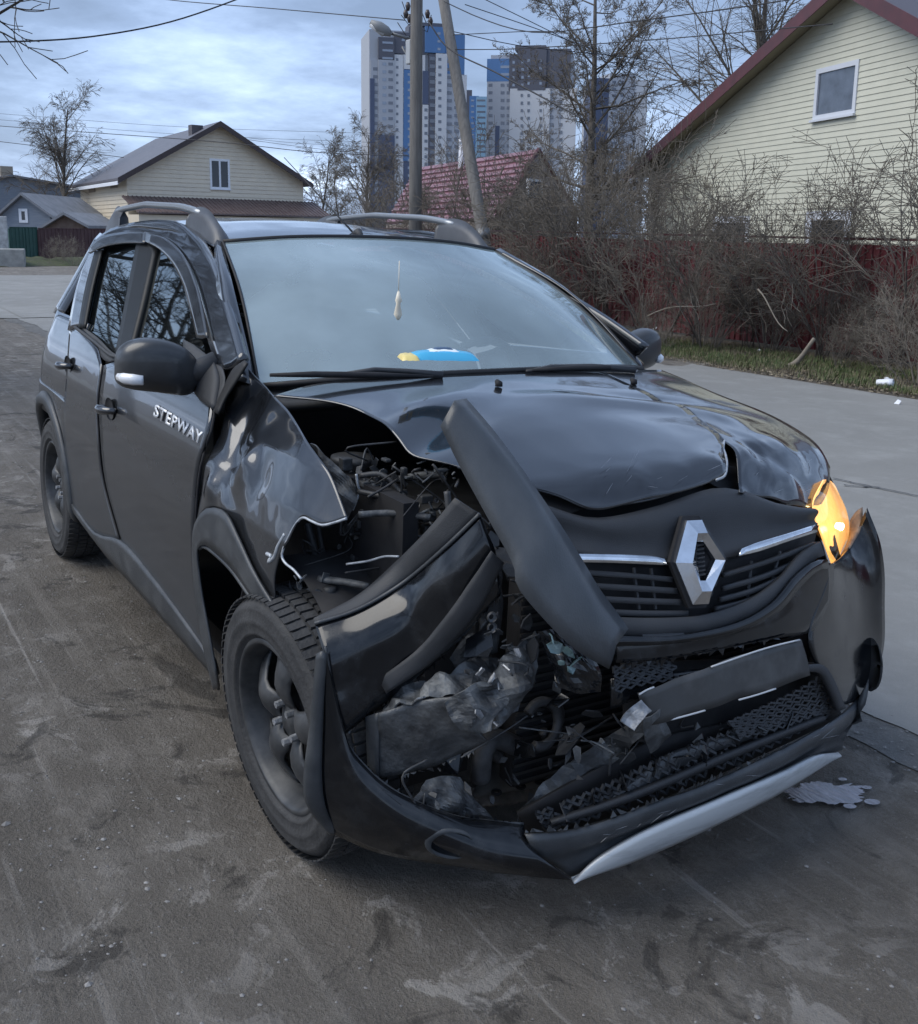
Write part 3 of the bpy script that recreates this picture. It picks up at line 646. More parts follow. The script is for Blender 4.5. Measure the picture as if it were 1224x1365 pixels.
# roof rails
RAILM = mat('grey roof rail plastic', (0.05, 0.054, 0.062), 0.42, noise_scale=12, col2=(.075, .08, .09)); RAILT = mat('brushed rail tube', (0.30, 0.32, 0.34), 0.35, metal=.6)
for s in (-1, 1):
    rl = empty('roof_rail', (0, 0, 0)); rl.parent = car
    yy = lambda x: s * (roof_w(x) - .035)
    mb = MB(); pts = [(x, yy(x), roof_z(x, yy(x)) + .075 - .05 * max(0, (abs(x + 2.02) - .5)) ) for x in np.linspace(-1.42, -2.62, 18)]; mb.tube(pts, .0135, 8); mb.build('rail_tube', RAILT, rl, True)
    for (xa, xb, xc) in ((-1.17, -1.55, -1.42), (-2.85, -2.50, -2.62)):
        n_ = 14; rows = []
        for t in np.linspace(0, 1, n_):
            x = xa + (xb - xa) * t; h = .098 * (math.sin(math.pi * min(1, t * .80 + .0)) ** .55) if t > 0 else 0.0
            z0_ = roof_z(x, yy(x)) - .015; wd_ = .030 * (1 - .35 * t) + .004
            rows.append([(x, yy(x) - wd_, z0_), (x, yy(x) - wd_ * .75, z0_ + h * .72), (x, yy(x), z0_ + h + .012), (x, yy(x) + wd_ * .75, z0_ + h * .72), (x, yy(x) + wd_, z0_)])
        G = np.array(rows); V = list(G.reshape(-1, 3)); nv, nu, _ = G.shape
        mesh('rail_foot', V, grid_faces(nv, nu) + [tuple((n_ - 1) * 5 + k for k in range(5))], RAILM, rl)
# aerial
mb = MB(); b0 = solve(ghood(), 500, 325); b0 = P3(-1.22, -.02, roof_z(-1.22, 0)); tip = P3(-1.62, -.135, 1.78)
mb.tube([b0, b0 + (tip - b0) * .35, b0 + (tip - b0) * .7, tip], [.004, .003, .0022, .0015], 6); mb.tube([b0 + P3(.05, 0, -.006), b0 + P3(.02, 0, .012), b0 + P3(-.02, 0, .008)], [.008, .016, .008], 8); mb.build('aerial', PLASTIC, car, True)
# --- bonnet, buckled and split
def hdisp(p, u, v):
    x, y = p[0], p[1]; d = 0.0
    d += .014 * math.exp(-((x - .05 + .5 * (y + .5)) / .07) ** 2 - ((y + .45) / .2) ** 2)
    d -= .012 * math.exp(-((x - .18 + .5 * (y + .5)) / .06) ** 2 - ((y + .45) / .22) ** 2)
    d += .012 * math.exp(-((x - .06 - .35 * y) / .07) ** 2 - ((y - .22) / .26) ** 2) - .014 * math.exp(-((x - .0 - .35 * y) / .05) ** 2 - ((y - .25) / .24) ** 2)
    d += .012 * math.exp(-((x - .28) / .11) ** 2 - ((y - .42) / .10) ** 2) + .006 * nz(p, 4.5, 2) * min(1, max(0, x + .35) * 3)
    d += .010 * nz(p, 11, 6) * min(1, max(0, (x - .42) * 6))
    d += (.022 * abs(nz(p, 6.5, 9)) - .010 * abs(nz(p, 13, 2))) * min(1, max(0, (x - .22) * 5)) * min(1, max(0, (y - .10) * 6))
    return d
HB = [(612, 622), (655, 636), (700, 648), (745, 660), (790, 678), (830, 672), (870, 665), (920, 650), (968, 632)]
Ga = pxgrid([(365, 527), (420, 512), (480, 506), (600, 500), (700, 496), (800, 494)], [(800, 494), (862, 522), (920, 552), (962, 586), (964, 605), (968, 632)], HB, [(365, 527), (440, 535), (490, 552), (530, 585), (552, 604), (612, 622)], ghood(), 60, 44)
Gb = pxgrid([(800, 494), (840, 493), (882, 493)], [(882, 493), (960, 525), (1040, 560), (1088, 590), (1107, 622)], [(986, 655), (1010, 662), (1040, 669), (1088, 675), (1104, 655), (1107, 622)], [(800, 494), (862, 522), (920, 552), (962, 586), (980, 606), (986, 655)], ghood(), 30, 44)
hood = grid_obj('bonnet', [Ga, Gb], PAINT, car, 0, hdisp, dirv=(.1, 0, 1))
bmh = bmesh.new(); bmh.from_mesh(hood.data); bmesh.ops.remove_doubles(bmh, verts=bmh.verts, dist=.0012); bmh.to_mesh(hood.data); bmh.free()
hood.modifiers.new('thickness', 'SOLIDIFY').thickness = .004; hood.modifiers[0].offset = -1
lip = [solve(ghood(), *q) for q in HB]
tube3('bonnet_edge', [p + np.array([-.006, 0, -.002]) for p in lip], .004, PAINT)
tube3('torn_edge', [solve(ghood(), *q) for q in ((966, 587), (964, 598), (967, 606), (969, 618), (966, 634), (955, 640))], .0035, PALE)
# inner skin of the bonnet so its underside is not see-through
G = np.array([[(x, y, hood_z(x, y) - .035 - .02 * max(0, x)) for y in np.linspace(-.42, .64, 14)] for x in np.linspace(-.36, .52, 12)])
grid_obj('bonnet_inner_panel', G, DARK, car, .004)
for q in ((665, 515), (845, 512)):
    p = solve(ghood(), *q); mb = MB(); mb.tube([p, p + P3(.0, 0, .008), p + P3(-.012, 0, .014)], [.011, .011, .006], 8); mb.build('washer_nozzle', DARK, car, True)
# cowl under the windscreen
G = np.array([[(-.46 + .17 * (1 - (y / .72) ** 2) + .10 * k / 3, y, 1.075 + .03 * (1 - (y / .72) ** 2) - .012 * k) for y in np.linspace(-.72, .72, 20)] for k in range(4)])
grid_obj('cowl_panel', G, PLASTIC, car, .02, away=(0, 0, 4))
# wipers
def wiper(blade, arm):
    e_ = empty('windscreen_wiper', (0, 0, 0)); e_.parent = car
    gws = lambda p: p[2] - (1.125 + (-.255 - p[0]) * .43 - .02 * (p[1] / .7) ** 2 * 1.2) - .02
    mb = MB(); mb.tube([solve(gws, *q) for q in blade], [.005] + [.009] * (len(blade) - 2) + [.004], 6); mb.build('wiper_blade', DARK, e_, True)
    mb = MB(); mb.tube([solve(gws, *q) for q in arm], [.004] + [.008] * (len(arm) - 2) + [.012], 6); mb.build('wiper_arm', PLASTIC, e_, True)
wiper([(360, 500), (420, 499), (500, 500), (578, 502)], [(463, 497), (500, 493), (545, 495), (590, 500)])
wiper([(702, 494), (760, 491), (820, 490), (848, 492)], [(702, 495), (735, 489), (790, 488), (846, 493)])
# mirrors
def door_mirror(s):
    e_ = empty('door_mirror', (0, 0, .032)); e_.parent = car
    rings = []   # stations along y from the foot outward: y, x centre, z centre, half depth x, half height z
    st = [(.80, -.66, 1.055, .02, .045), (.825, -.67, 1.06, .05, .075), (.87, -.675, 1.075, .066, .083), (.92, -.685, 1.085, .070, .084), (.965, -.70, 1.085, .068, .080), (1.0, -.715, 1.08, .056, .066), (1.018, -.725, 1.072, .03, .038)]
    V = []; k = 18
    for (y, x, z, a, b) in st:
        for j in range(k):
            t = 2 * math.pi * j / k; ca, sa = math.cos(t), math.sin(t)
            V.append((x + a * (abs(ca) ** .6) * math.copysign(1, ca) * (1.0 if ca > 0 else .55) - (.012 if sa < -.5 else 0), s * y, z + b * (abs(sa) ** .62) * math.copysign(1, sa) * (1.0 if sa > 0 else .90)))
    F = [(i * k + j, i * k + (j + 1) % k, (i + 1) * k + (j + 1) % k, (i + 1) * k + j) for i in range(len(st) - 1) for j in range(k)] + [tuple(range(k)), tuple((len(st) - 1) * k + j for j in range(k))]
    if s > 0: F = [f[::-1] for f in F]
    o = mesh('mirror_housing', V, F, mat('mirror shell plastic', (.016, .018, .021), .3, coat=.3, noise_scale=8, col2=(.035, .037, .04), rough2=.45), e_)
    ss = o.modifiers.new('s', 'SUBSURF'); ss.levels = 2; ss.render_levels = 2
    mb = MB(); mb.box(-.752, -.722, min(s * .84, s * .99), max(s * .84, s * .99), 1.03, 1.14); mb.build('mirror_glass', CHROME, e_, bevel=.012)
    G = np.array([[(-.68 + .075 * (1 - .9 * ((y - .87) / .15) ** 2 * .3) - .35 * max(0, y - .93), s * (y + .006), z) for y in np.linspace(.945, 1.012, 8)] for z in np.linspace(1.035, 1.068, 5)])
    mb = MB(); 
    P = [(-.635, s * .962, 1.052), (-.652, s * .985, 1.053), (-.675, s * 1.003, 1.054), (-.70, s * 1.012, 1.055)]; mb.tube(P, [.014, .017, .017, .012], 8); mb.build('indicator_lens', mat('clear indicator lens', (.75, .76, .78), .15, coat=.5), e_, True)
    mb = MB(); mb.tube([(-.64, s * .745, 1.10), (-.65, s * .79, 1.075), (-.665, s * .835, 1.06)], [.030, .034, .034], 14); mb.build('mirror_foot', PLASTIC, e_, True)
door_mirror(-1); door_mirror(1)

def pts3(*a): return [AX('XYZ'.index(k), px, py, v) for k, px, py, v in a]
def patch3(name, top, right, bottom, left, m, nu=24, nv=16, thick=.004, bulge=0.0, disp=None, parent=car, smooth=True):
    G = coons(top, right, bottom, left, nu, nv)
    def dd(p, u, v): return bulge * math.sin(math.pi * u) ** .8 * math.sin(math.pi * v) ** .8 + (disp(p, u, v) if disp else 0)
    return grid_obj(name, G, m, parent, thick, dd, smooth)
# --- front end
GR = gfront(-.012)
shroud = pxpanel('grille_shroud', [(660, 665), (710, 668), (790, 690), (870, 676), (960, 650), (1040, 672), (1086, 678)], [(1086, 678), (1090, 698)], [(740, 730), (800, 742), (890, 748), (985, 740), (1040, 722), (1090, 698)], [(660, 665), (705, 695), (740, 730)], gfront(-.022), PLASTIC, car, 26, 10, .01, lambda p, u, v: .008 * math.sin(v * 6.3) + .004 * nz(p, 9))
pxpanel('slam_panel', [(640, 630), (790, 640), (960, 620), (1086, 640)], [(1086, 640), (1088, 690)], [(660, 690), (790, 710), (960, 680), (1088, 690)], [(640, 630), (660, 690)], gfront(-.11), DARK, car, 16, 6, .01, lambda p, u, v: .02 * nz(p, 8))
pxpanel('grille_backing', [(748, 736), (890, 748), (985, 738), (1092, 700)], [(1092, 700), (1075, 750), (1040, 790)], [(810, 845), (900, 838), (980, 820), (1040, 790)], [(748, 736), (780, 790), (810, 845)], gfront(-.055), DARK, car, 14, 10, .01)
def bar(name, top, bot, off, m, parent=car, n=16, thick=.012, sharp=False):
    return pxpanel(name, top, [top[-1], bot[-1]], bot, [top[0], bot[0]], gfront(off), m, parent, n, 3, thick, sharp=sharp)
for tp, wdt in (([(755, 758), (830, 763), (897, 769)], 7), ([(770, 776), (840, 780), (905, 784)], 8), ([(790, 794), (850, 797), (912, 799)], 8), ([(806, 812), (860, 814), (918, 814)], 8),
    ([(966, 764), (1030, 744), (1088, 722)], 6), ([(966, 781), (1020, 765), (1078, 740)], 7), ([(962, 796), (1010, 782), (1062, 757)], 7), ([(956, 809), (1000, 797), (1044, 776)], 7)):
    bar('grille_slat', tp, [(a, b + wdt) for a, b in tp], -.018, PLASTIC)
for q in (((845, 757), (852, 812)), ((868, 758), (874, 812)), ((1002, 748), (996, 802)), ((1040, 735), (1026, 785))):
    mb = MB(); mb.tube([solve(gfront(-.03), *q[0]), solve(gfront(-.03), *q[1])], .004, 5); mb.build('grille_rib', PLASTIC, car)
bar('chrome_strip', [(762, 738), (820, 739), (868, 741), (886, 745)], [(768, 749), (820, 750), (868, 752), (890, 753)], .006, CHROME, n=14)
bar('chrome_strip', [(990, 731), (1010, 723), (1050, 711), (1088, 699)], [(986, 741), (1015, 734), (1050, 722), (1090, 709)], .006, CHROME, n=14)
# diamond emblem: a bevelled hexagonal ring
em = empty('emblem', (0, 0, 0)); em.parent = car
outer = [(917, 692), (935, 692), (969, 745), (946, 803), (922, 803), (902, 750)]; inner = [(935, 718), (952, 747), (939, 772), (932, 772), (931, 747), (929, 720)]
outer = [(916, 694), (936, 693), (970, 746), (945, 805), (924, 806), (901, 750)]; inner = [(930, 722), (938, 722), (954, 746), (941, 774), (934, 774), (929, 750)]
OO = [solve(gfront(.012), *q) for q in outer]; II = [solve(gfront(.012), *q) for q in inner]
OO = [np.array(p) for p in OO]; II = [np.array(p) for p in II]
nf = np.array([.97, -.05, .2]); nf /= np.linalg.norm(nf)
MM = [(o * .42 + i * .58) + nf * .016 for o, i in zip(OO, II)]
OB = [o - nf * .012 for o in OO]; IB = [i - nf * .012 for i in II]
V = OB + OO + MM + II + IB; F = []
for r in range(4):
    for k in range(6): F.append((r * 6 + k, r * 6 + (k + 1) % 6, (r + 1) * 6 + (k + 1) % 6, (r + 1) * 6 + k))
mesh('emblem_ring', V, F, CHROME, em, smooth=False)
mb = MB(); c_ = sum(OO) / 6; mb.prism([c_ + (o - c_) * 1.10 - nf * .022 for o in OO], nf * .010); mb.build('emblem_base', DARK, em)
mb = MB()
for t in np.linspace(.12, .88, 8):
    a = II[0] * (1 - t) + II[4] * t; b = II[1] * (1 - t) + II[3] * t; mb.box(a[0] - .012, a[0] - .004, min(a[1], b[1]), max(a[1], b[1]) + .006, a[2] - .002, a[2] + .002)
mb.build('emblem_ridges', PLASTIC, em)
# bumper skin: band under the grille and the sound left corner
bandG = pxgrid([(820, 846), (870, 845), (940, 840), (1000, 822), (1040, 795), (1068, 762), (1090, 748), (1112, 752)], [(1112, 752), (1112, 775), (1108, 800)], [(822, 884), (880, 880), (960, 866), (1040, 850), (1085, 840), (1108, 800)], [(820, 846), (821, 865), (822, 884)], gfront(0), 34, 8)
bumper = grid_obj('front_bumper', bandG, GLOSS, car, .006, lambda p, u, v: .004 * nz(p, 7))
def onf(px, py, off=0): return tuple(solve(gfront(off), px, py))
cT = [onf(1112, 752)] + [tuple(p) for p in pts3(('X', 1128, 732, .50), ('Y', 1143, 704, .745), ('Y', 1156, 676, .76))]
cR = [tuple(p) for p in pts3(('Y', 1156, 676, .76), ('Y', 1176, 735, .80), ('Y', 1184, 790, .815), ('Y', 1179, 850, .81), ('Y', 1161, 906, .79))]
cB = [onf(1106, 915), onf(1122, 938), tuple(X(1142, 930, .58)), tuple(Y(1161, 906, .79))]
cL = [onf(1112, 752), onf(1098, 790), onf(1080, 838), onf(1085, 875), onf(1106, 915)]
patch3('bumper_corner', cT, cR, cB, cL, GLOSS, 22, 34, .006, .012, lambda p, u, v: .010 * math.sin(v * 7 + 1.2) * u + .002 * nz(p, 9))
bar('bumper_ridge', [(822, 848), (900, 848), (980, 832), (1030, 805), (1062, 768), (1088, 748), (1104, 746)], [(822, 862), (900, 858), (985, 843), (1038, 816), (1070, 780), (1092, 760), (1106, 758)], .014, GLOSS, n=30)
bar('grille_surround', [(800, 822), (870, 824), (940, 820), (1000, 800), (1040, 772), (1070, 738), (1094, 722)], [(818, 848), (890, 848), (960, 838), (1020, 812), (1056, 778), (1084, 748), (1100, 740)], .002, PLASTIC, n=30)
# left headlamp, lit amber
hl = empty('headlamp', (0, 0, 0)); hl.parent = car
HLG = ([(1102, 640), (1108, 644), (1116, 650)], [(1116, 650), (1130, 682), (1131, 712), (1122, 735)], [(1110, 752), (1116, 748), (1122, 735)], [(1102, 640), (1084, 674), (1098, 715), (1110, 752)])
def back(p, d): v = np.array(p) - CAM; return np.array(p) + v / np.linalg.norm(v) * d
def lampG(dx):
    T = [back(p, dx) for p in pts3(('X', 1098, 640, .47), ('Y', 1106, 640, .70), ('Y', 1114, 648, .72))]; Rr = [back(p, dx) for p in pts3(('Y', 1114, 648, .72), ('Y', 1129, 682, .73), ('Y', 1132, 712, .73), ('Y', 1122, 737, .72))]
    Bb = [back(p, dx) for p in pts3(('X', 1110, 753, .53), ('X', 1116, 748, .51), ('Y', 1122, 737, .72))]; Ll = [back(p, dx) for p in pts3(('X', 1098, 640, .47), ('X', 1084, 674, .52), ('X', 1096, 715, .545), ('X', 1110, 753, .53))]
    return T, Rr, Bb, Ll
patch3('lamp_reflector', *lampG(.010), AMBER, 20, 30, .003, -.012, lambda p, u, v: .0012 * math.sin(u * 22) * math.cos(v * 9), parent=hl)
patch3('lamp_lens', *lampG(0), HLENS, 12, 18, 0, .016, parent=hl)
bl = X(1114, 700, .49); mb = MB(); V, F = lathe([(0.001, .0), (.009, .004), (.011, .02)], 16); mb.add([(bl[0] + v[1], bl[1] + v[0], bl[2] + v[2]) for v in V], F); mb.build('lamp_bulb', mat('lit filament bulb', (1, .9, .7), .3, emit=(1, .72, .35), estr=3.0), hl, True)
patch3('lamp_bracket', pts3(('Y', 1133, 694, .735), ('Y', 1141, 682, .745), ('Y', 1150, 676, .755)), pts3(('Y', 1150, 676, .755), ('Y', 1149, 700, .75), ('X', 1134, 728, .50), ('X', 1114, 754, .52)), pts3(('X', 1108, 752, .51), ('X', 1114, 754, .52)), pts3(('Y', 1133, 694, .735), ('Y', 1131, 716, .73), ('X', 1121, 740, .49), ('X', 1108, 752, .51)), mat('tan plastic bracket', (.30, .22, .15), .5, noise_scale=30, col2=(.12, .09, .07)), 6, 14, .005, .004, parent=hl)
# fog lamp recess on the sound corner
def fog(px, py, rx, ry, off=.0, fn=None):
    e_ = empty('fog_lamp', (0, 0, 0)); e_.parent = car
    ring = [(fn(px + rx * math.cos(a), py + ry * math.sin(a)) if fn else solve(gfront(off), px + rx * math.cos(a), py + ry * math.sin(a))) for a in np.linspace(0, 2 * math.pi, 25)]
    c = sum(ring[:-1]) / 24
    rows = [ring, [c + (r - c) * .86 + np.array([.012, 0, 0]) for r in ring], [c + (r - c) * .72 - np.array([.02, 0, 0]) for r in ring], [c + (r - c) * .6 - np.array([.05, 0, 0]) for r in ring]]
    mesh('fog_lamp_bezel', [p for r in rows for p in r], grid_faces(4, 25), GREYPL, e_)
    V = [c - np.array([.05, 0, 0])] + [c + (r - c) * .62 - np.array([.05, 0, 0]) for r in ring[:-1]]
    mesh('fog_lamp_lens', V, [(0, 1 + i, 1 + (i + 1) % 24) for i in range(24)], GLOSS, e_)
fog(1161, 886, 13, 36, fn=lambda a, b: back(Y(a, b, .79), -.085))
# lower opening: honeycomb mesh
def honey(name, top, right, bottom, left, rows, cols, off, m, parent=car, r=.0035, drop=0.0, seed=1):
    C2 = coons(top, right, bottom, left, cols * 2 + 1, rows * 2 + 1); rg = random.Random(seed); mb = MB()
    def pt(i, j): return solve(gfront(off + rg.uniform(-1, 1) * drop * .02), *C2[min(j, rows * 2), min(i, cols * 2)])
    for j in range(rows):
        for i in range(cols):
            if rg.random() < drop: continue
            s_ = 0 if j % 2 == 0 else 1
            a, b, c, d = pt(2 * i + s_, 2 * j), pt(2 * i + 1 + s_, 2 * j + 1), pt(2 * i + s_, 2 * j + 2), pt(max(0, 2 * i - 1 + s_), 2 * j + 1)
            for p, q in ((a, b), (b, c), (c, d), (d, a)): mb.tube([p, q], r, 4, False)
    return mb.build(name, m, parent)
honey('grille_mesh', [(970, 962), (1030, 935), (1075, 912), (1098, 893)], [(1098, 893), (1118, 915), (1120, 940)], [(985, 985), (1050, 968), (1120, 940)], [(970, 962), (978, 972), (985, 985)], 5, 12, -.025, PLASTIC)
pxpanel('opening_backing', [(830, 885), (960, 880), (1100, 885)], [(1100, 885), (1125, 945)], [(840, 985), (985, 985), (1125, 945)], [(830, 885), (835, 985)], gfront(-.085), DARK, car, 10, 6, .01)
honey('grille_mesh', [(818, 888), (850, 884), (900, 880)], [(900, 880), (905, 905)], [(820, 925), (850, 915), (905, 905)], [(818, 888), (820, 925)], 4, 6, -.02, PLASTIC, seed=4)
bar('opening_rim', [(1078, 886), (1098, 887), (1112, 905), (1128, 944)], [(1066, 896), (1092, 897), (1103, 912), (1118, 948)], .004, PLASTIC, n=18)
pxpanel('cross_bar', [(815, 905), (880, 898), (960, 890)], [(960, 890), (962, 905)], [(815, 945), (870, 925), (962, 905)], [(815, 905), (815, 945)], gfront(-.03), GLOSS, car, 10, 4, .01, lambda p, u, v: .006 * nz(p, 20))
# number plate, bent and hanging askew
platem = mat('plate caked in dark grime', (.050, .050, .050), .5, noise_scale=6, col2=(.12, .12, .12), lo=.5, hi=.8)
pl = pxpanel('number_plate', [(850, 924), (905, 903), (960, 884), (1012, 866), (1066, 852)], [(1066, 852), (1074, 878), (1078, 900)], [(866, 967), (930, 949), (990, 931), (1040, 915), (1078, 900)], [(850, 924), (857, 945), (866, 967)], gfront(.018), platem, car, 22, 6, .0015, lambda p, u, v: .004 * math.sin(u * 8) + .004 * math.sin(u * 19))
WED = mat('clean plate edge', (.55, .56, .57), .4)
for e_pts in (((948, 889), (985, 876), (1012, 867), (1040, 859), (1066, 853)), ((888, 961), (915, 954), (940, 947)), ((985, 933), (1010, 926), (1034, 918)), ((852, 926), (862, 920), (872, 916))):
    strip_on('plate_edge', e_pts, .0022, WED, pl, g=gfront(.0215), n=14)
# lower lip and silver skid strip
lipm = pxpanel('lower_lip', [(700, 1112), (770, 1106), (860, 1075), (960, 1038), (1050, 995), (1128, 950), (1158, 905)], [(1158, 905), (1152, 940), (1138, 972), (1122, 1000)], [(762, 1170), (810, 1140), (900, 1098), (1000, 1056), (1080, 1014), (1122, 1000)], [(700, 1112), (720, 1145), (762, 1170)], gfront(.01), GREYPL, car, 40, 10, .008, lambda p, u, v: .010 * math.sin(v * 6.28) + .003 * nz(p, 9))
skid = pxpanel('skid_strip', [(762, 1174), (782, 1156), (812, 1136), (868, 1106), (956, 1068), (1044, 1030), (1090, 1007), (1118, 1003)], [(1118, 1003), (1119, 1009)], [(764, 1177), (800, 1165), (846, 1149), (912, 1121), (990, 1084), (1044, 1056), (1119, 1009)], [(764, 1173), (764, 1177)], gfront(.026), SILVER, car, 40, 6, .014, lambda p, u, v: .008 * math.sin(v * 3.14))
# broken lower mesh and plastic shreds between the lip and the opening
honey('broken_mesh', [(715, 1082), (800, 1048), (880, 1010), (960, 978), (1040, 955), (1105, 935)], [(1105, 935), (1112, 950)], [(730, 1108), (830, 1080), (930, 1040), (1030, 995), (1112, 950)], [(715, 1082), (720, 1095), (730, 1108)], 3, 30, -.03, PLASTIC, drop=.16, seed=9, r=.0045)
pxpanel('opening_backing', [(690, 1085), (790, 1030), (880, 985), (1000, 960), (1112, 935)], [(1112, 935), (1125, 955)], [(705, 1120), (830, 1085), (930, 1045), (1030, 1000), (1125, 955)], [(690, 1085), (705, 1120)], gfront(-.075), DARK, car, 14, 5, .01)
rg = random.Random(21)
def shard(px, py, sz, off, m, name='broken_piece', parent=car, g=None, ax=None, n=5):
    c = solve(g or gfront(off), px, py) if ax is None else AX(ax[0], px, py, ax[1])
    a = np.array([rg.gauss(0, 1) for _ in range(3)]); a /= np.linalg.norm(a); b = np.cross(a, [rg.gauss(0, 1) for _ in range(3)]); b /= np.linalg.norm(b); c3 = np.cross(a, b)
    poly = [c + (a * math.cos(t) * rg.uniform(.5, 1.1) + b * math.sin(t) * rg.uniform(.25, .75)) * sz + c3 * rg.uniform(-.12, .12) * sz for t in np.linspace(0, 2 * math.pi, n, endpoint=False)]
    mb = MB(); mb.prism(poly, c3 * .003); return mb.build(name, m, parent)
for q in ((790, 1062), (830, 1040), (870, 1022), (905, 1008), (935, 1000), (975, 985), (1010, 972), (760, 1085), (845, 1065), (1050, 962), (900, 1035), (955, 1012)):
    shard(q[0], q[1], rg.uniform(.022, .045), -.03, rg.choice([PLASTIC, GREYPL, GLOSS]))
bar('broken_bar', [(735, 1096), (820, 1068), (900, 1036), (960, 1010), (1040, 978), (1100, 955)], [(737, 1102), (822, 1076), (902, 1044), (962, 1018), (1042, 985), (1102, 961)], -.01, PLASTIC, n=24)
bar('broken_bar', [(800, 1075), (850, 1040), (900, 1005), (1000, 975)], [(812, 1084), (865, 1052), (915, 1018), (1004, 984)], -.028, GREYPL, n=14)
# bent bumper beam flap running from the plate down to the left
def ribbon(name, P, width, m, parent=car, thick=.004, seed=0, amp=.01, n=24, up=(0, 0, 1), prof=None):
    c = resample(P, n); G = []
    for j, wv in enumerate((-1, -.35, .35, 1)):
        row = []
        for i in range(n):
            t = c[min(i + 1, n - 1)] - c[max(i - 1, 0)]; t /= np.linalg.norm(t)
            s_ = np.array(up, float) - t * np.dot(up, t); s_ /= np.linalg.norm(s_) + 1e-9; nn = np.cross(t, s_)
            ww = width if prof is None else width * float(np.interp(i / (n - 1), np.linspace(0, 1, len(prof)), prof))
            row.append(c[i] + s_ * wv * ww + nn * (amp * nz(c[i] + s_ * wv * ww, 22, seed) * 2 + (.25 * ww if abs(wv) < .5 else 0)))
        G.append(row)
    return grid_obj(name, np.array(G), m, parent, thick, smooth=False)
ribbon('bent_bracket', [X(695, 1092, .56), X(760, 1035, .60), X(815, 998, .64), X(848, 972, .70), X(868, 950, .74)], .032, METAL, seed=3, amp=.012, prof=[.45, .8, 1, .7, .5])
ribbon('bent_bracket', [X(838, 968, .76), X(850, 950, .76), X(862, 940, .76)], .016, METAL2, seed=5, up=(.3, 1, .2))
ribbon('bent_bracket', [X(868, 948, .74), X(874, 970, .74), X(878, 990, .72)], .03, METAL, seed=8, up=(.1, 1, .3))
# lower right bumper corner, hanging with its fog lamp hole
lcT = pts3(('X', 434, 862, .43), ('X', 446, 930, .43), ('X', 460, 985, .445), ('X', 488, 1022, .475), ('X', 530, 1056, .52), ('X', 600, 1086, .575), ('X', 650, 1094, .60), ('X', 698, 1098, .625))
lcB = pts3(('X', 444, 1112, .40), ('X', 500, 1138, .47), ('X', 560, 1152, .53), ('X', 640, 1164, .60), ('X', 700, 1170, .66), ('X', 762, 1174, .70))
lcR = pts3(('X', 698, 1098, .625), ('X', 705, 1125, .66), ('X', 730, 1150, .69), ('X', 762, 1174, .70)); lcL = pts3(('X', 434, 862, .43), ('X', 431, 960, .425), ('X', 430, 1058, .42), ('X', 444, 1112, .40))
patch3('lower_bumper_skin', lcT, lcR, lcB, lcL, GLOSS, 44, 18, .006, .014, lambda p, u, v: .010 * math.sin(v * 4.5 + 1) * math.sin(3.1 * u) + .003 * nz(p, 8))
tube3('bumper_edge', lcT, .003, GREYPL, n=44)
fog(600, 1124, 34, 20, fn=lambda a, b: X(a, b, .60 + (a - 600) * .0006 - (b - 1124) * .0002))
gT = pts3(('X', 421, 872, .415), ('X', 428, 869, .43), ('X', 436, 872, .435)); gB = pts3(('X', 438, 1112, .395), ('X', 443, 1114, .40), ('X', 449, 1112, .405))
patch3('splash_guard', gT, pts3(('X', 436, 872, .435), ('X', 431, 960, .43), ('X', 431, 1058, .425), ('X', 449, 1112, .405)), gB, pts3(('X', 421, 872, .415), ('X', 413, 960, .41), ('X', 404, 1044, .405), ('X', 412, 1080, .40), ('X', 438, 1112, .395)), GREYPL, 6, 30, .012, .006)
# upper right bumper corner torn away: flange, glossy bulge and fold
tA = pts3(('X', 420, 832, .34), ('X', 480, 812, .37), ('X', 540, 776, .40), ('X', 592, 732, .50), ('X', 640, 686, .56))
tB = pts3(('X', 458, 978, .42), ('X', 500, 945, .42), ('X', 560, 900, .46), ('X', 615, 850, .54), ('X', 668, 790, .60))
rgt = pts3(('X', 640, 686, .56), ('X', 660, 735, .60), ('X', 668, 790, .60)); lft = pts3(('X', 420, 832, .34), ('X', 433, 880, .40), ('X', 445, 935, .425), ('X', 458, 978, .42))
patch3('torn_bumper_skin', tA, rgt, tB, lft, GLOSS, 36, 20, .003, .02, lambda p, u, v: .012 * math.sin(v * 9) * v)
tF = pts3(('X', 418, 824, .33), ('X', 478, 792, .33), ('X', 528, 748, .36), ('X', 568, 708, .46), ('X', 606, 664, .52))
patch3('bumper_flange', tF, [tF[-1], tA[-1]], tA, [tF[0], tA[0]], PLASTIC, 36, 5, .004, .008)
tube3('bumper_edge', [p + np.array([.002, -.002, .002]) for p in tA], .0045, GREYPL, n=36)
cr_d2 = lambda a, s, sd=0: (lambda p, u, v: a * nz(p, s, sd) + a * .5 * nz(p, s * 2.3, sd + 3))
patch3('folded_skin', pts3(('X', 505, 905, .44), ('X', 560, 862, .50), ('X', 610, 800, .57), ('X', 655, 735, .62)), pts3(('X', 655, 735, .62), ('X', 672, 750, .62)), pts3(('X', 515, 925, .46), ('X', 580, 880, .52), ('X', 635, 820, .58), ('X', 672, 750, .62)), pts3(('X', 505, 905, .44), ('X', 515, 925, .46)), PLASTIC, 24, 6, .004, .008, cr_d2(.006, 14))
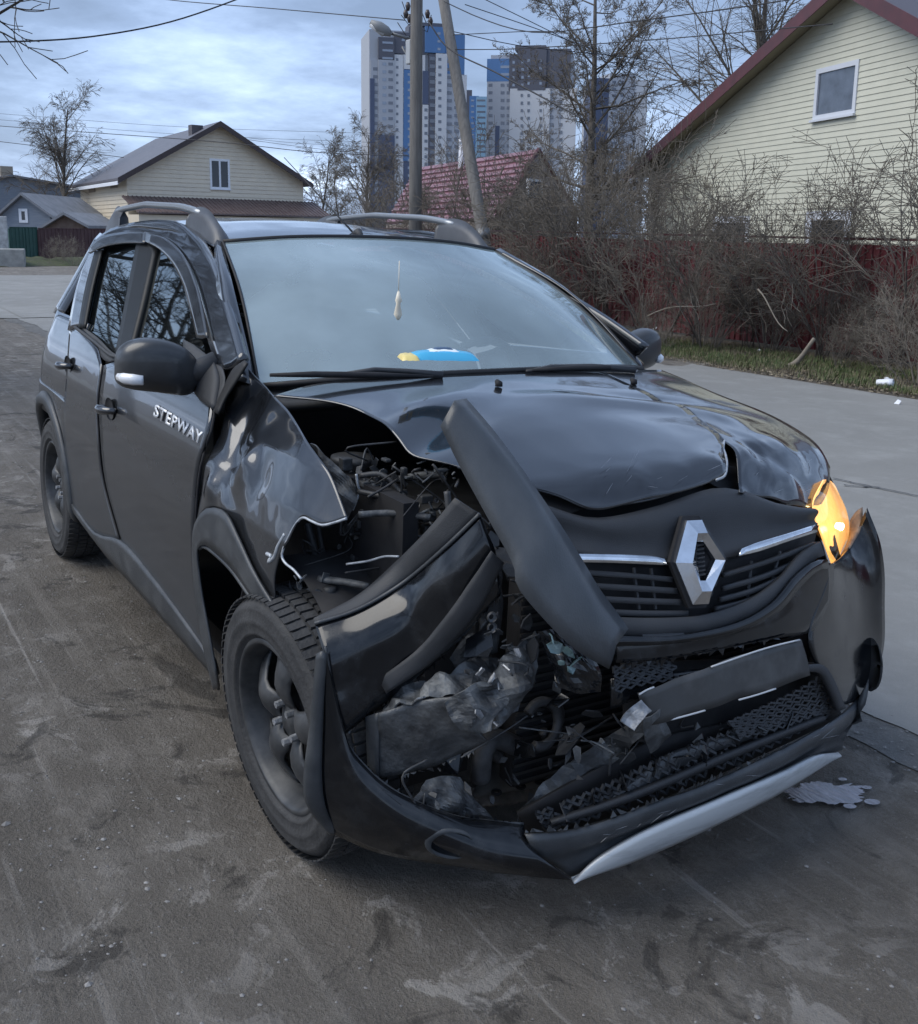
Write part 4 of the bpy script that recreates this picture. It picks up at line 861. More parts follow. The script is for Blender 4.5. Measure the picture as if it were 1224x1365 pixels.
# the long trim plank fallen across the front
TRIM = mat('matt grey trim plank', (.042, .047, .053), .36, noise_scale=7, col2=(.070, .076, .083), stretch=(1, 1, .35), bump=.12, bump_scale=350)
def plank():
    tL = pts3(('X', 587, 568, .50), ('X', 612, 620, .55), ('X', 650, 690, .62), ('X', 684, 752, .68), ('X', 690, 782, .70), ('X', 730, 830, .74), ('X', 770, 868, .765), ('X', 812, 892, .78))
    tM = pts3(('X', 606, 534, .50), ('X', 648, 590, .56), ('X', 692, 655, .63), ('X', 730, 710, .69), ('X', 752, 750, .71), ('X', 785, 800, .75), ('X', 806, 836, .775), ('X', 822, 860, .79))
    tR = pts3(('X', 622, 531, .47), ('X', 662, 578, .53), ('X', 703, 634, .60), ('X', 748, 700, .655), ('X', 770, 735, .675), ('X', 800, 785, .70), ('X', 822, 815, .73), ('X', 838, 838, .76))
    a, b, c = resample(tL, 30), resample(tM, 30), resample(tR, 30)
    G = np.array([a, a * .67 + b * .33 + [.004, -.002, .002], a * .33 + b * .67 + [.004, -.002, .002], b, b * .5 + c * .5, c])
    grid_obj('fallen_trim', G, TRIM, car, .004)
plank()
# crumpled crash box and beam
bt = pts3(('X', 505, 950, .46), ('X', 560, 935, .52), ('X', 605, 930, .58)); bb = pts3(('X', 503, 1040, .46), ('X', 580, 1022, .52), ('X', 650, 990, .60))
cr_d = lambda a, s, sd=0: (lambda p, u, v: a * nz(p, s, sd) + a * .5 * nz(p, s * 2.3, sd + 3))
BEAM = mat('dusty black painted beam', (0.03, 0.032, 0.035), 0.45, metal=.3, noise_scale=14, col2=(.10, .105, .11), bump=.4, bump_scale=60)
patch3('bumper_beam', bt, [bt[-1], bb[-1]], bb, [bt[0], bb[0]], BEAM, 22, 14, .006, .004, cr_d(.012, 9))
patch3('beam_end', pts3(('X', 487, 956, .43), ('X', 505, 950, .46)), pts3(('X', 505, 950, .46), ('X', 503, 1040, .46)), pts3(('X', 490, 1030, .43), ('X', 503, 1040, .46)), pts3(('X', 487, 956, .43), ('X', 490, 1030, .43)), GREYPL, 4, 8, .006)
patch3('crumpled_beam_top', pts3(('X', 512, 940, .43), ('X', 555, 912, .45), ('X', 610, 888, .46), ('X', 660, 878, .48), ('X', 712, 840, .52)), pts3(('X', 712, 840, .52), ('X', 716, 870, .56), ('X', 700, 905, .58)), pts3(('X', 505, 952, .46), ('X', 560, 937, .52), ('X', 610, 928, .57), ('X', 660, 940, .60), ('X', 700, 905, .58)), pts3(('X', 512, 940, .43), ('X', 505, 952, .46)), METAL, 34, 14, .004, .02, cr_d(.035, 16, 2), smooth=False)
patch3('crumpled_flap', pts3(('X', 592, 938, .58), ('X', 625, 915, .60), ('X', 665, 905, .62)), pts3(('X', 665, 905, .62), ('X', 676, 935, .62), ('X', 652, 972, .64)), pts3(('X', 618, 978, .60), ('X', 636, 978, .62), ('X', 652, 972, .64)), pts3(('X', 592, 938, .58), ('X', 604, 962, .6), ('X', 618, 978, .60)), METAL, 14, 14, .004, .012, cr_d(.02, 20, 7), smooth=False)
patch3('crumpled_flap', pts3(('X', 655, 895, .56), ('X', 690, 862, .58), ('X', 722, 845, .58)), pts3(('X', 722, 845, .58), ('X', 716, 900, .60), ('X', 690, 945, .62)), pts3(('X', 650, 972, .60), ('X', 670, 965, .62), ('X', 690, 945, .62)), pts3(('X', 655, 895, .56), ('X', 650, 930, .60), ('X', 650, 972, .60)), METAL, 14, 16, .004, .02, cr_d(.03, 18, 12), smooth=False)
for q in ((655, 903, .018), (664, 914, .014), (640, 896, .02), (675, 890, .02), (662, 965, .014), (690, 872, .016), (560, 930, .02), (640, 950, .02)): shard(q[0], q[1], q[2], 0, METAL2, 'scraped_fragment', ax=(0, .635))
# upright bracket with bolt holes, left headlamp remains, hoses
patch3('radiator_support', pts3(('X', 640, 752, .48), ('X', 668, 758, .48)), pts3(('X', 668, 758, .48), ('X', 672, 810, .48), ('X', 664, 870, .48)), pts3(('X', 635, 880, .48), ('X', 664, 870, .48)), pts3(('X', 640, 752, .48), ('X', 640, 820, .48), ('X', 635, 880, .48)), METAL, 8, 20, .004, .006, cr_d(.01, 22, 4))
for (px, py) in ((655, 822), (655, 836), (650, 852)):
    c = X(px, py, .50); mb = MB(); V, F = lathe([(.006, 0), (.012, 0), (.012, -.006)], 14); mb.add([(c[0] - v[1], c[1] + v[0], c[2] + v[2]) for v in V], F); mb.build('mounting_bolt', METAL2, car, True)
patch3('crumpled_flap', pts3(('X', 600, 878, .45), ('X', 625, 845, .46), ('X', 650, 850, .46)), pts3(('X', 650, 850, .46), ('X', 664, 880, .47)), pts3(('X', 612, 898, .46), ('X', 640, 892, .48), ('X', 664, 880, .47)), pts3(('X', 600, 878, .45), ('X', 612, 898, .46)), METAL, 12, 10, .004, .02, cr_d(.02, 18, 21), smooth=False)
TEAL = mat('greenish broken lamp glass', (.10, .16, .17), .12, metal=.2, noise_scale=45, col2=(.30, .42, .42), lo=.5, hi=.7, spec=.8)
patch3('broken_lamp', pts3(('X', 718, 842, .64), ('X', 745, 838, .66), ('X', 782, 862, .70)), pts3(('X', 782, 862, .70), ('X', 800, 890, .72), ('X', 802, 925, .72)), pts3(('X', 742, 912, .66), ('X', 775, 922, .70), ('X', 802, 925, .72)), pts3(('X', 718, 842, .64), ('X', 730, 875, .65), ('X', 742, 912, .66)), GLOSS, 16, 14, .004, .03, cr_d(.02, 20, 6), smooth=False)
for q in ((742, 862, .024), (756, 870, .022), (768, 880, .018), (748, 884, .014), (735, 853, .015), (762, 893, .014)): shard(q[0], q[1], q[2], 0, TEAL, 'lamp_glass_shard', ax=(0, .715), n=6)
def ring3(name, c, r, tr, m, nrm=(1, 0, 0), a0=0, a1=360):
    nrm = np.array(nrm, float); nrm /= np.linalg.norm(nrm); u = np.cross(nrm, [0, .2, 1]); u /= np.linalg.norm(u); v = np.cross(nrm, u)
    mb = MB(); mb.tube([c + r * (u * math.cos(R_(a)) + v * math.sin(R_(a))) for a in np.linspace(a0, a1, 28)], tr, 8); return mb.build(name, m, car, True)
HOSE = mat('black rubber hose', (.012, .012, .013), .6, noise_scale=20, col2=(.05, .05, .052))
ring3('coolant_hose', X(722, 965, .50), .052, .012, HOSE, (1, .1, .2), 70, 330); ring3('coolant_hose', X(735, 960, .46), .04, .012, HOSE, (1, .4, .1), 30, 300)
tube3('coolant_hose', pts3(('X', 640, 1040, .48), ('X', 645, 1000, .48), ('X', 660, 985, .46), ('X', 690, 995, .44)), .024, HOSE, k=10)
tube3('coolant_hose', pts3(('X', 590, 1000, .40), ('X', 610, 985, .42), ('X', 645, 990, .44), ('X', 665, 1010, .42)), .016, HOSE, k=10)
UND = mat('tan dusty undertray', (.11, .105, .095), .7, noise_scale=8, col2=(.06, .058, .055), bump=.5, bump_scale=40)
patch3('undertray', pts3(('Z', 640, 1018, .20), ('Z', 700, 1008, .22), ('Z', 790, 1005, .22)), pts3(('Z', 790, 1005, .22), ('Z', 760, 1040, .18)), pts3(('Z', 630, 1062, .16), ('Z', 700, 1052, .17), ('Z', 760, 1040, .18)), pts3(('Z', 640, 1018, .20), ('Z', 630, 1062, .16)), UND, 16, 8, .006, .004, cr_d(.008, 12))
lm = patch3('lower_crossmember', pts3(('Z', 625, 1050, .17), ('Z', 690, 1036, .18), ('Z', 745, 1030, .18)), pts3(('Z', 745, 1030, .18), ('Z', 720, 1062, .14)), pts3(('Z', 630, 1076, .14), ('Z', 680, 1072, .14), ('Z', 720, 1062, .14)), pts3(('Z', 625, 1050, .17), ('Z', 630, 1076, .14)), mat('rusty crossmember', (.06, .055, .05), .6, metal=.3, noise_scale=20, col2=(.14, .12, .10), bump=.5, bump_scale=50), 16, 8, .006, .006, cr_d(.012, 20))
for q in ((662, 1056), (694, 1048), (720, 1042)): ring3('crossmember_hole', Z(q[0], q[1], .185), .010, .004, DARK, (0, 0, 1))
patch3('crushed_liner', pts3(('X', 568, 1040, .52), ('X', 590, 1034, .52), ('X', 612, 1036, .52)), pts3(('X', 612, 1036, .52), ('X', 632, 1064, .54), ('X', 655, 1092, .56)), pts3(('X', 552, 1066, .54), ('X', 600, 1086, .55), ('X', 655, 1092, .56)), pts3(('X', 568, 1040, .52), ('X', 552, 1066, .54)), METAL, 18, 12, .004, .02, cr_d(.022, 18, 31), smooth=False)
# engine bay
patch3('bent_inner_wing', pts3(('X', 412, 592, .0), ('X', 428, 600, .04), ('X', 448, 622, .08), ('X', 474, 648, .12)), pts3(('X', 474, 648, .12), ('X', 478, 668, .12), ('X', 462, 694, .12)), pts3(('X', 428, 640, .0), ('X', 440, 668, .06), ('X', 462, 694, .12)), pts3(('X', 412, 592, .0), ('X', 420, 615, .0), ('X', 428, 640, .0)), METAL, 20, 14, .004, .02, cr_d(.018, 18, 41), smooth=False)
ENG = mat('grimy engine plastic', (.022, .023, .025), .55, noise_scale=18, col2=(.05, .052, .055))
def bay_piece(name, pts, r, m=ENG, k=8): return tube3(name, pts3(*pts), r, m, k=k)
bay_piece('engine_bay_bar', (('X', 478, 686, .22), ('X', 520, 684, .25), ('X', 574, 690, .32)), .008, METAL)
bay_piece('engine_bay_bar', (('X', 480, 634, .10), ('X', 512, 634, .14), ('X', 545, 668, .2)), .007)
bay_piece('engine_bay_bar', (('X', 478, 655, .12), ('X', 520, 664, .2), ('X', 556, 674, .25)), .007)
bay_piece('engine_bay_bar', (('X', 528, 640, .10), ('X', 560, 634, .18), ('X', 592, 632, .26)), .010, METAL)
bay_piece('wiring_loom', (('X', 462, 752, .2), ('X', 490, 748, .25), ('X', 512, 742, .3), ('X', 532, 742, .34)), .0028, PALE)
bay_piece('wiring_loom', (('X', 500, 706, .15), ('X', 520, 726, .2), ('X', 545, 738, .28)), .004, METAL)
bay_piece('wiring_loom', (('X', 508, 716, .12), ('X', 520, 738, .16)), .006, METAL2)
bay_piece('wiring_loom', (('X', 410, 700, -.1), ('X', 418, 730, -.05), ('X', 425, 760, 0)), .010)
bay_piece('wiring_loom', (('X', 424, 700, -.1), ('X', 430, 735, -.05), ('X', 430, 765, 0)), .007)
bay_piece('engine_bay_bar', (('X', 425, 772, .12), ('X', 460, 776, .18), ('X', 492, 782, .24)), .009, METAL)
bay_piece('engine_bay_bar', (('X', 596, 655, .40), ('X', 600, 690, .42), ('X', 606, 720, .44)), .008)
for (px, py, r, x) in ((470, 608, .055, -.05), (440, 782, .015, .16)):
    c = X(px, py, x); V, F = lathe([(.001, .0), (r, 0), (r * 1.05, -.012), (r * .8, -.03), (r * .8, -.07)], 20); mb = MB(); mb.add([(c[0] + v[0], c[1] + v[2], c[2] + v[1]) for v in V], F); mb.build('engine_bay_cap', ENG, car, True)
for q in ((398, 792, .03, .02), (405, 806, .03, .04), (418, 790, .03, .08), (430, 812, .025, .1), (412, 822, .02, .1), (440, 800, .02, .14), (392, 806, .02, .02), (424, 782, .02, .1)): shard(q[0], q[1], q[2], 0, rg.choice([METAL, METAL, METAL2]), 'crumpled_fragment', ax=(0, q[3]))
for q in ((640, 700, .03, .52), (622, 722, .025, .5), (660, 720, .03, .55), (680, 760, .03, .6), (600, 700, .03, .46), (690, 800, .03, .62), (700, 830, .03, .64), (655, 700, .02, .5)): shard(q[0], q[1], q[2], 0, rg.choice([ENG, PLASTIC]), 'broken_piece', ax=(0, q[3]))
rg5 = random.Random(5)
for k in range(190):
    px, py = rg5.uniform(430, 612), rg5.uniform(612, 800)
    if py > 812 - (px - 430) * .62 or py < 590 + (520 - px) * .35: continue
    x_ = .02 + (px - 430) / 180 * .36 - .05; r5 = rg5.random()
    if r5 < .45: shard(px, py, rg5.uniform(.006, .024), 0, rg5.choice([ENG, METAL, PLASTIC, ENG, METAL]), 'engine_bay_fragment', ax=(0, x_))
    elif r5 < .8:
        c_ = X(px, py, x_); tube3('wiring_loom', [c_, c_ + P3(rg5.gauss(0, .03), rg5.gauss(0, .05), rg5.gauss(0, .04)), c_ + P3(rg5.gauss(0, .05), rg5.gauss(0, .08), rg5.gauss(-.02, .05))], rg5.uniform(.0014, .0038), rg5.choice([ENG, HOSE, METAL, HOSE]))
    else:
        c_ = X(px, py, x_); mb = MB(); a_, b_, d_ = rg5.uniform(.004, .014), rg5.uniform(.006, .02), rg5.uniform(.004, .016); mb.box(c_[0] - a_, c_[0] + a_, c_[1] - b_, c_[1] + b_, c_[2] - d_, c_[2] + d_); mb.build('connector_block', rg5.choice([ENG, ENG, METAL]), car, bevel=.003)
def cavity(n, box, xr, kinds, seed, wp=.68):
    r6 = random.Random(seed)
    for k in range(n):
        px, py = r6.uniform(box[0], box[2]), r6.uniform(box[1], box[3]); x_ = r6.uniform(*xr); q = r6.random()
        if q < wp: shard(px, py, r6.uniform(.006, .026), 0, r6.choice(kinds), 'broken_piece', ax=(0, x_), n=r6.choice([3, 4, 5, 6]))
        else:
            c_ = X(px, py, x_); tube3('loose_wire', [c_, c_ + P3(r6.gauss(0, .02), r6.gauss(0, .04), r6.gauss(-.01, .03)), c_ + P3(r6.gauss(0, .03), r6.gauss(0, .07), r6.gauss(-.03, .04))], r6.uniform(.001, .003), r6.choice([ENG, HOSE, ENG, METAL]))
cavity(34, (630, 720, 700, 900), (.46, .60), [ENG, METAL, PLASTIC, METAL], 61)
cavity(18, (600, 880, 760, 985), (.54, .62), [METAL, PLASTIC, ENG, METAL], 62, .85)
cavity(34, (560, 980, 860, 1075), (.46, .60), [ENG, METAL, PLASTIC, UND], 63)
cavity(26, (385, 770, 445, 830), (.04, .16), [METAL, METAL, ENG, METAL2], 64, 1.1)
cavity(30, (760, 960, 1000, 1060), (.66, .70), [PLASTIC, METAL, GREYPL], 65)
for (px, py, sz, x_) in ((690, 905, .05, .60), (705, 870, .05, .58), (742, 935, .05, .62), (640, 860, .045, .52), (700, 1000, .06, .50), (760, 985, .05, .56), (790, 950, .05, .62), (600, 1010, .05, .46), (830, 1010, .045, .66), (680, 745, .05, .56), (668, 690, .045, .52)):
    shard(px, py, sz, 0, rg.choice([PLASTIC, GLOSS, PLASTIC]), 'broken_panel', ax=(0, x_), n=7)
def jagged(name, P, m, seed, size=.02, every=.5, n=40, down=(0, 0, -1)):
    r7 = random.Random(seed); c = resample(P, n); mb = MB(); dn = np.array(down, float)
    for i in range(n - 1):
        if r7.random() > every: continue
        a, b = c[i], c[i + 1]; t = (b - a); L_ = np.linalg.norm(t); t /= L_; w_ = r7.uniform(.5, 1.6) * L_; apex = a + t * w_ * r7.uniform(.1, .9) + dn * size * r7.uniform(.2, 1.0) + np.array([r7.gauss(0, .004), r7.gauss(0, .004), 0])
        mb.prism([a, a + t * w_, apex], np.array([-.0025, .001, 0]))
    o = mb.build(name, m, car); tag(o, kind='stuff'); return o
jagged('torn_fringe', tB, GLOSS, 3, .022, .55, 50); jagged('torn_fringe', lcT, GLOSS, 4, .014, .45, 70, (0, 0, 1)); jagged('torn_fringe', bb, BEAM, 5, .012, .5, 30)
jagged('torn_fringe', [solve(gfront(.012), *q) for q in ((822, 884), (880, 880), (960, 866), (1040, 850))], GLOSS, 6, .02, .5, 40)
jagged('torn_fringe', [solve(gfront(.012), *q) for q in ((700, 1110), (770, 1104), (860, 1074), (960, 1036), (1050, 994))], GREYPL, 7, .016, .5, 60, (0, 0, 1))
# long pale scuffs on the plank, skid strip and bonnet nose
def scuffs(name, quads, m, seed, g, n, r=.0007):
    r8 = random.Random(seed); mb = MB()
    for _ in range(n):
        u, v = r8.random(), r8.random(); (x0, y0), (x1, y1), (x2, y2), (x3, y3) = quads
        px = (x0 * (1 - u) + x1 * u) * (1 - v) + (x3 * (1 - u) + x2 * u) * v; py = (y0 * (1 - u) + y1 * u) * (1 - v) + (y3 * (1 - u) + y2 * u) * v
        L_ = r8.uniform(4, 26); a = r8.gauss(-.5, .35); mb.tube([solve(g, px + L_ * t * math.cos(a), py + L_ * t * math.sin(a)) for t in (0, .5, 1)], [r * .3, r, r * .3], 3, False)
    o = mb.build(name, m, car); tag(o, kind='stuff')
scuffs('scuff_marks', ((790, 625), (960, 600), (965, 632), (800, 672)), METAL2, 3, ghood(.0125), 10, .0005)
scuffs('scuff_marks', ((985, 610), (1080, 620), (1085, 668), (1000, 655)), METAL2, 4, ghood(.004), 8, .0005)
scuffs('scuff_marks', ((800, 1110), (1120, 960), (1110, 985), (800, 1130)), METAL2, 5, gfront(.022), 14, .0005)
# solid dark block of engine, radiator pack and liners so nothing shows through
mb = MB(); mb.box(-.40, .30, -.46, .62, .24, .84); mb.build('engine', ENG, car, bevel=.03)
mb = MB(); mb.box(.38, .44, -.40, .56, .22, .76); mb.build('radiator', DARK, car, bevel=.01)
mb = MB()
for k in range(24): mb.box(.441, .447, -.40, .56, .235 + k * .022, .243 + k * .022)
mb.build('radiator_fins', mat('dull fins', (.05, .05, .052), .5, metal=.5), car)
mb = MB(); mb.box(-.52, -.44, -.72, .72, .25, 1.03); mb.build('bulkhead', DARK, car)
mb = MB(); mb.box(-3.1, -.45, -.74, .74, .22, .30); mb.build('floor_pan', DARK, car)
mb = MB(); mb.box(-3.1, -2.2, -.60, .60, .30, .80); mb.build('boot_floor', DARK, car)
for s in (-1, 1):
    mb = MB(); mb.box(-.42, .30, min(s * .60, s * .64), max(s * .60, s * .64), .20, .92); mb.build('inner_wing', DARK, car)
# --- wheels
def wheel(c, R, s, steer=0.0, camber=0.0, tread=True):
    M_ = Matrix.Translation(c) @ Matrix.Rotation(R_(steer), 4, 'Z') @ Matrix.Rotation(R_(camber), 4, 'X')
    e_ = empty('wheel', (0, 0, 0)); e_.parent = car; e_.matrix_local = M_
    k = R / .316; w2 = .1025
    prof = [(.205, s * .085), (.214, s * .093), (.222, s * .098), (.226, s * .104), (.230, s * .1015), (.25, s * .106), (.258, s * .1085), (.262, s * .1065), (.285, s * .103), (.290, s * .1035), (.305, s * .090), (.316, s * .070), (.3175, s * .035), (.318, 0), (.3175, -s * .035), (.316, -s * .07), (.305, -s * .09), (.25, -s * .106), (.205, -s * .085)]
    V, F = lathe([(r * k, o) for r, o in prof], 72); ty = mesh('tyre', V, F, RUBBER, e_)
    mb = MB(); nl = 74
    for i in range(nl):
        a = 2 * math.pi * i / nl
        for (o0, o1, sh) in ((-.098, -.058, .0), (-.052, -.018, .5), (-.012, .012, .0), (.018, .052, .5), (.058, .098, .0)):
            aa = a + sh * 2 * math.pi / nl; da = 2 * math.pi / nl * .37; r0 = (.3125 if abs(o0 + o1) > .1 else .316) * k; r1 = r0 + .010
            Vv = [(rr * math.cos(aa + sg * da), o, rr * math.sin(aa + sg * da)) for rr in (r0, r1 if abs(o0 + o1) < .1 else r1 - .001) for o in (o0, o1) for sg in (-1, 1)]
            if abs(o0 + o1) > .1:   # shoulder blocks drop at the outer edge
                oe = 2 if o1 > .06 else 0
                for q in (4 + oe, 5 + oe): x_, y_, z_ = Vv[q]; Vv[q] = (x_ * .985, y_, z_ * .985)
            mb.add(Vv, [(4, 5, 7, 6), (0, 1, 5, 4), (2, 6, 7, 3), (0, 4, 6, 2), (1, 3, 7, 5)])
    td = mb.build('tyre_tread', RUBBER, ty); tag(td, kind='stuff')
    # pressed steel rim with five broad spokes
    V, F = lathe([(.214 * k, s * .092), (.208 * k, s * .097), (.200 * k, s * .094), (.196 * k, s * .080), (.186 * k, s * .06), (.180 * k, -.0), (.180 * k, -s * .09)], 64); rim = mesh('rim', V, F, STEELW, e_)
    mb = MB(); nsp = 5
    rings = [.045, .075, .10, .125, .150, .172, .184]
    for i in range(nsp):
        a0 = 2 * math.pi * i / nsp + .3; rows = []
        for r in rings:
            hw = {.045: .63, .075: .56, .10: .40, .125: .33, .150: .35, .172: .46, .184: .54}[r]
            dep = {.045: .064, .075: .080, .10: .086, .125: .082, .150: .070, .172: .058, .184: .052}[r]
            rows.append([(r * k * math.cos(a0 + t * hw), s * (dep - .016 * t * t), r * k * math.sin(a0 + t * hw)) for t in np.linspace(-1, 1, 9)])
        G = np.array(rows); nv, nu, _ = G.shape; mb.add(G.reshape(-1, 3), grid_faces(nv, nu))
    o = mb.build('rim_spokes', STEELW, rim, True); sm = o.modifiers.new('s', 'SOLIDIFY'); sm.thickness = .008
    V, F = lathe([(.001, s * .066), (.028, s * .066), (.034, s * .060), (.05 * k, s * .056), (.062 * k, s * .054)], 32); mesh('hub', V, F, STEELW, rim)
    for i in range(5):
        a = 2 * math.pi * i / 5 + .9; V, F = lathe([(.001, s * .080), (.009, s * .080), (.010, s * .055)], 6); mesh('wheel_bolt', [(v[0] + .05 * math.cos(a), v[1], v[2] + .05 * math.sin(a)) for v in V], F, METAL2, rim, False)
    V, F = lathe([(.001, -s * .03), (.13, -s * .03), (.13, -s * .05), (.001, -s * .05)], 30); mesh('brake_disc', V, F, DARK, e_)
    return e_
wheel((.075, -.760, .336), .326, -1, steer=3, camber=5.0)
wheel((0.0, .745, .316), .316, 1, steer=6)
wheel((-2.589, -.745, .316), .316, -1); wheel((-2.589, .745, .316), .316, 1)
# wheel housings
for (cx_, s) in ((0.02, -1), (0, 1), (-2.589, -1), (-2.589, 1)):
    rows = [[(cx_ + .375 * math.cos(R_(a)), s * y, .34 + .375 * math.sin(R_(a))) for a in np.linspace(-10, 190, 20)] for y in (.50, .60, .70, .80)]
    grid_obj('wheel_housing', np.array(rows), DARK, car, .004, away=(cx_, s * .7, .2))
# --- cabin
mb = MB(); mb.add([(-.50, -.66, .98), (-.95, -.66, .93), (-.95, .66, .93), (-.50, .66, .98), (-.36, 0, 1.04), (-.50, -.66, .6), (-.95, -.66, .6), (-.95, .66, .6), (-.5, .66, .6)], [(0, 1, 2, 3), (0, 3, 4), (1, 6, 7, 2), (0, 5, 6, 1), (3, 2, 7, 8)])
mb.build('dashboard', mat('dark dashboard', (.03, .032, .035), .6, bump=.2, bump_scale=150), car, bevel=.02)
sw = P3(-.98, .36, .97); ring3('steering_wheel', sw, .185, .016, PLASTIC, (-.92, 0, .40)); tube3('steering_column', [sw, sw + P3(.25, 0, -.12)], .03, PLASTIC, k=8)
def seat_(y):
    e_ = empty('seat', (0, 0, 0)); e_.parent = car
    for nm, pts, wv, th in (('seat_base', [(-1.25, y, .55), (-1.45, y, .56), (-1.72, y, .54)], .24, .09), ('backrest', [(-1.72, y, .60), (-1.80, y, .85), (-1.90, y, 1.12)], .23, .07), ('headrest', [(-1.90, y, 1.18), (-1.92, y, 1.26), (-1.93, y, 1.34)], .12, .05)):
        c = resample(pts, 8); V = []
        for i, p in enumerate(c):
            t = c[min(i + 1, 7)] - c[max(i - 1, 0)]; t /= np.linalg.norm(t); n_ = np.cross(t, [0, 1, 0]); f = .86 + .14 * math.sin(math.pi * i / 7)
            for a in np.linspace(0, 2 * math.pi, 16, endpoint=False): V.append(p + np.array([0, 1, 0]) * wv * f * math.copysign(abs(math.cos(a)) ** .6, math.cos(a)) + n_ * th * f * math.copysign(abs(math.sin(a)) ** .7, math.sin(a)))
        F = [(i * 16 + j, i * 16 + (j + 1) % 16, (i + 1) * 16 + (j + 1) % 16, (i + 1) * 16 + j) for i in range(7) for j in range(16)] + [tuple(range(16)), tuple(112 + j for j in range(16))]
        mesh(nm, V, F, SEAT, e_)
seat_(-.36); seat_(.36)
mb = MB(); mb.box(-2.62, -2.50, -.60, .60, .5, 1.10); mb.build('rear_bench', SEAT, car, bevel=.04)
mb = MB(); mb.box(-1.22, -1.20, -.10, .12, 1.36, 1.42); mb.build('rear_view_mirror', PLASTIC, car, bevel=.01)
# things in the car that can be lifted out
wp = P3(-.60, -.06, 1.02)
wp = AT(590, 478, 2.74); e_ = empty('wipes_packet', mw=Matrix.Translation(tuple(wp)) @ Matrix.Diagonal((.8, .78, .62, 1))); tag(e_, 'blue and yellow packet of wet wipes lying on the dashboard', 'packet')
def pillow(name, L_, W_, H_, m, parent, ox=0, oy=0, oz=0, yaw=0):
    V = []; nu, nv = 15, 9
    for j in range(nv):
        for i in range(nu):
            u, v = i / (nu - 1) * 2 - 1, j / (nv - 1) * 2 - 1
            V.append((ox + v * W_ * (1 - .06 * u * u), oy + u * L_, oz + H_ * (max(0, 1 - u ** 4) * max(0, 1 - v ** 4)) ** .5 + .003 * nz((u, v, ox), 3)))
    o = mesh(name, V, grid_faces(nv, nu), m, parent); o.rotation_euler.z = yaw; return o
pillow('packet_body', .115, .055, .035, mat('blue film', (.06, .38, .62), .3), e_, yaw=-.35)
pillow('packet_end', .03, .05, .022, mat('yellow film', (.75, .6, .22), .35), e_, ox=.02, oy=-.118, yaw=-.35)
pillow('packet_label', .05, .030, .008, mat('white film', (.75, .8, .82), .3), e_, oz=.033, yaw=-.35); pillow('packet_lid', .032, .017, .008, mat('dark blue lid', (.05, .09, .16), .3), e_, oz=.040, yaw=-.35)
hp = AT(531, 405, 2.98); mb = MB(); mb.tube([hp + P3(0, 0, .12), hp + P3(0, 0, .03)], .0012, 4); mb.tube([hp + P3(0, 0, .035), hp + P3(.002, 0, .01), hp, hp + P3(0, 0, -.03), hp + P3(.003, 0, -.045)], [.003, .010, .006, .012, .004], 8)
tag(mb.build('hanging_charm', mat('pale string charm', (.75, .68, .55), .6), None, True), 'pale charm hanging on a string behind the windscreen', 'charm')

# ================================================================== BACKGROUND
def hdir(px):   # horizontal direction towards a pixel column
    D = ray(px, 309.0); D = D - UG * np.dot(D, UG); return D / np.linalg.norm(D)
# ---- bare trees and bushes
def seg_arrays(segs, k=3):
    P0 = np.array([s[0] for s in segs]); P1 = np.array([s[1] for s in segs]); r0 = np.array([s[2] for s in segs]); r1 = np.array([s[3] for s in segs])
    t = P1 - P0; t /= (np.linalg.norm(t, axis=1, keepdims=True) + 1e-9)
    ref = np.where(np.abs(t[:, 2:3]) > .9, np.array([[1., 0, 0]]), np.array([[0., 0, 1.]])); a = np.cross(t, ref); a /= (np.linalg.norm(a, axis=1, keepdims=True) + 1e-9); b = np.cross(t, a)
    V = []; n = len(segs)
    for P, r in ((P0, r0), (P1, r1)):
        for j in range(k):
            c, s_ = math.cos(2 * math.pi * j / k), math.sin(2 * math.pi * j / k); V.append(P + (a * c + b * s_) * r[:, None])
    V = np.stack(V, 1).reshape(-1, 3); base = np.arange(n)[:, None] * (2 * k)
    F = np.concatenate([base + np.array([[j, (j + 1) % k, k + (j + 1) % k, k + j]]) for j in range(k)], 0)
    return V, F
def seg_mesh(segs, m, k=3, nm='branches'):
    V, F = seg_arrays(segs, k); me = bpy.data.meshes.new(nm); me.vertices.add(len(V)); me.vertices.foreach_set('co', V.ravel()); me.loops.add(F.size); me.loops.foreach_set('vertex_index', F.ravel().astype(np.int32))
    me.polygons.add(len(F)); me.polygons.foreach_set('loop_start', np.arange(len(F), dtype=np.int32) * 4); me.polygons.foreach_set('loop_total', np.full(len(F), 4, dtype=np.int32)); me.update(calc_edges=True); me.materials.append(m); return me
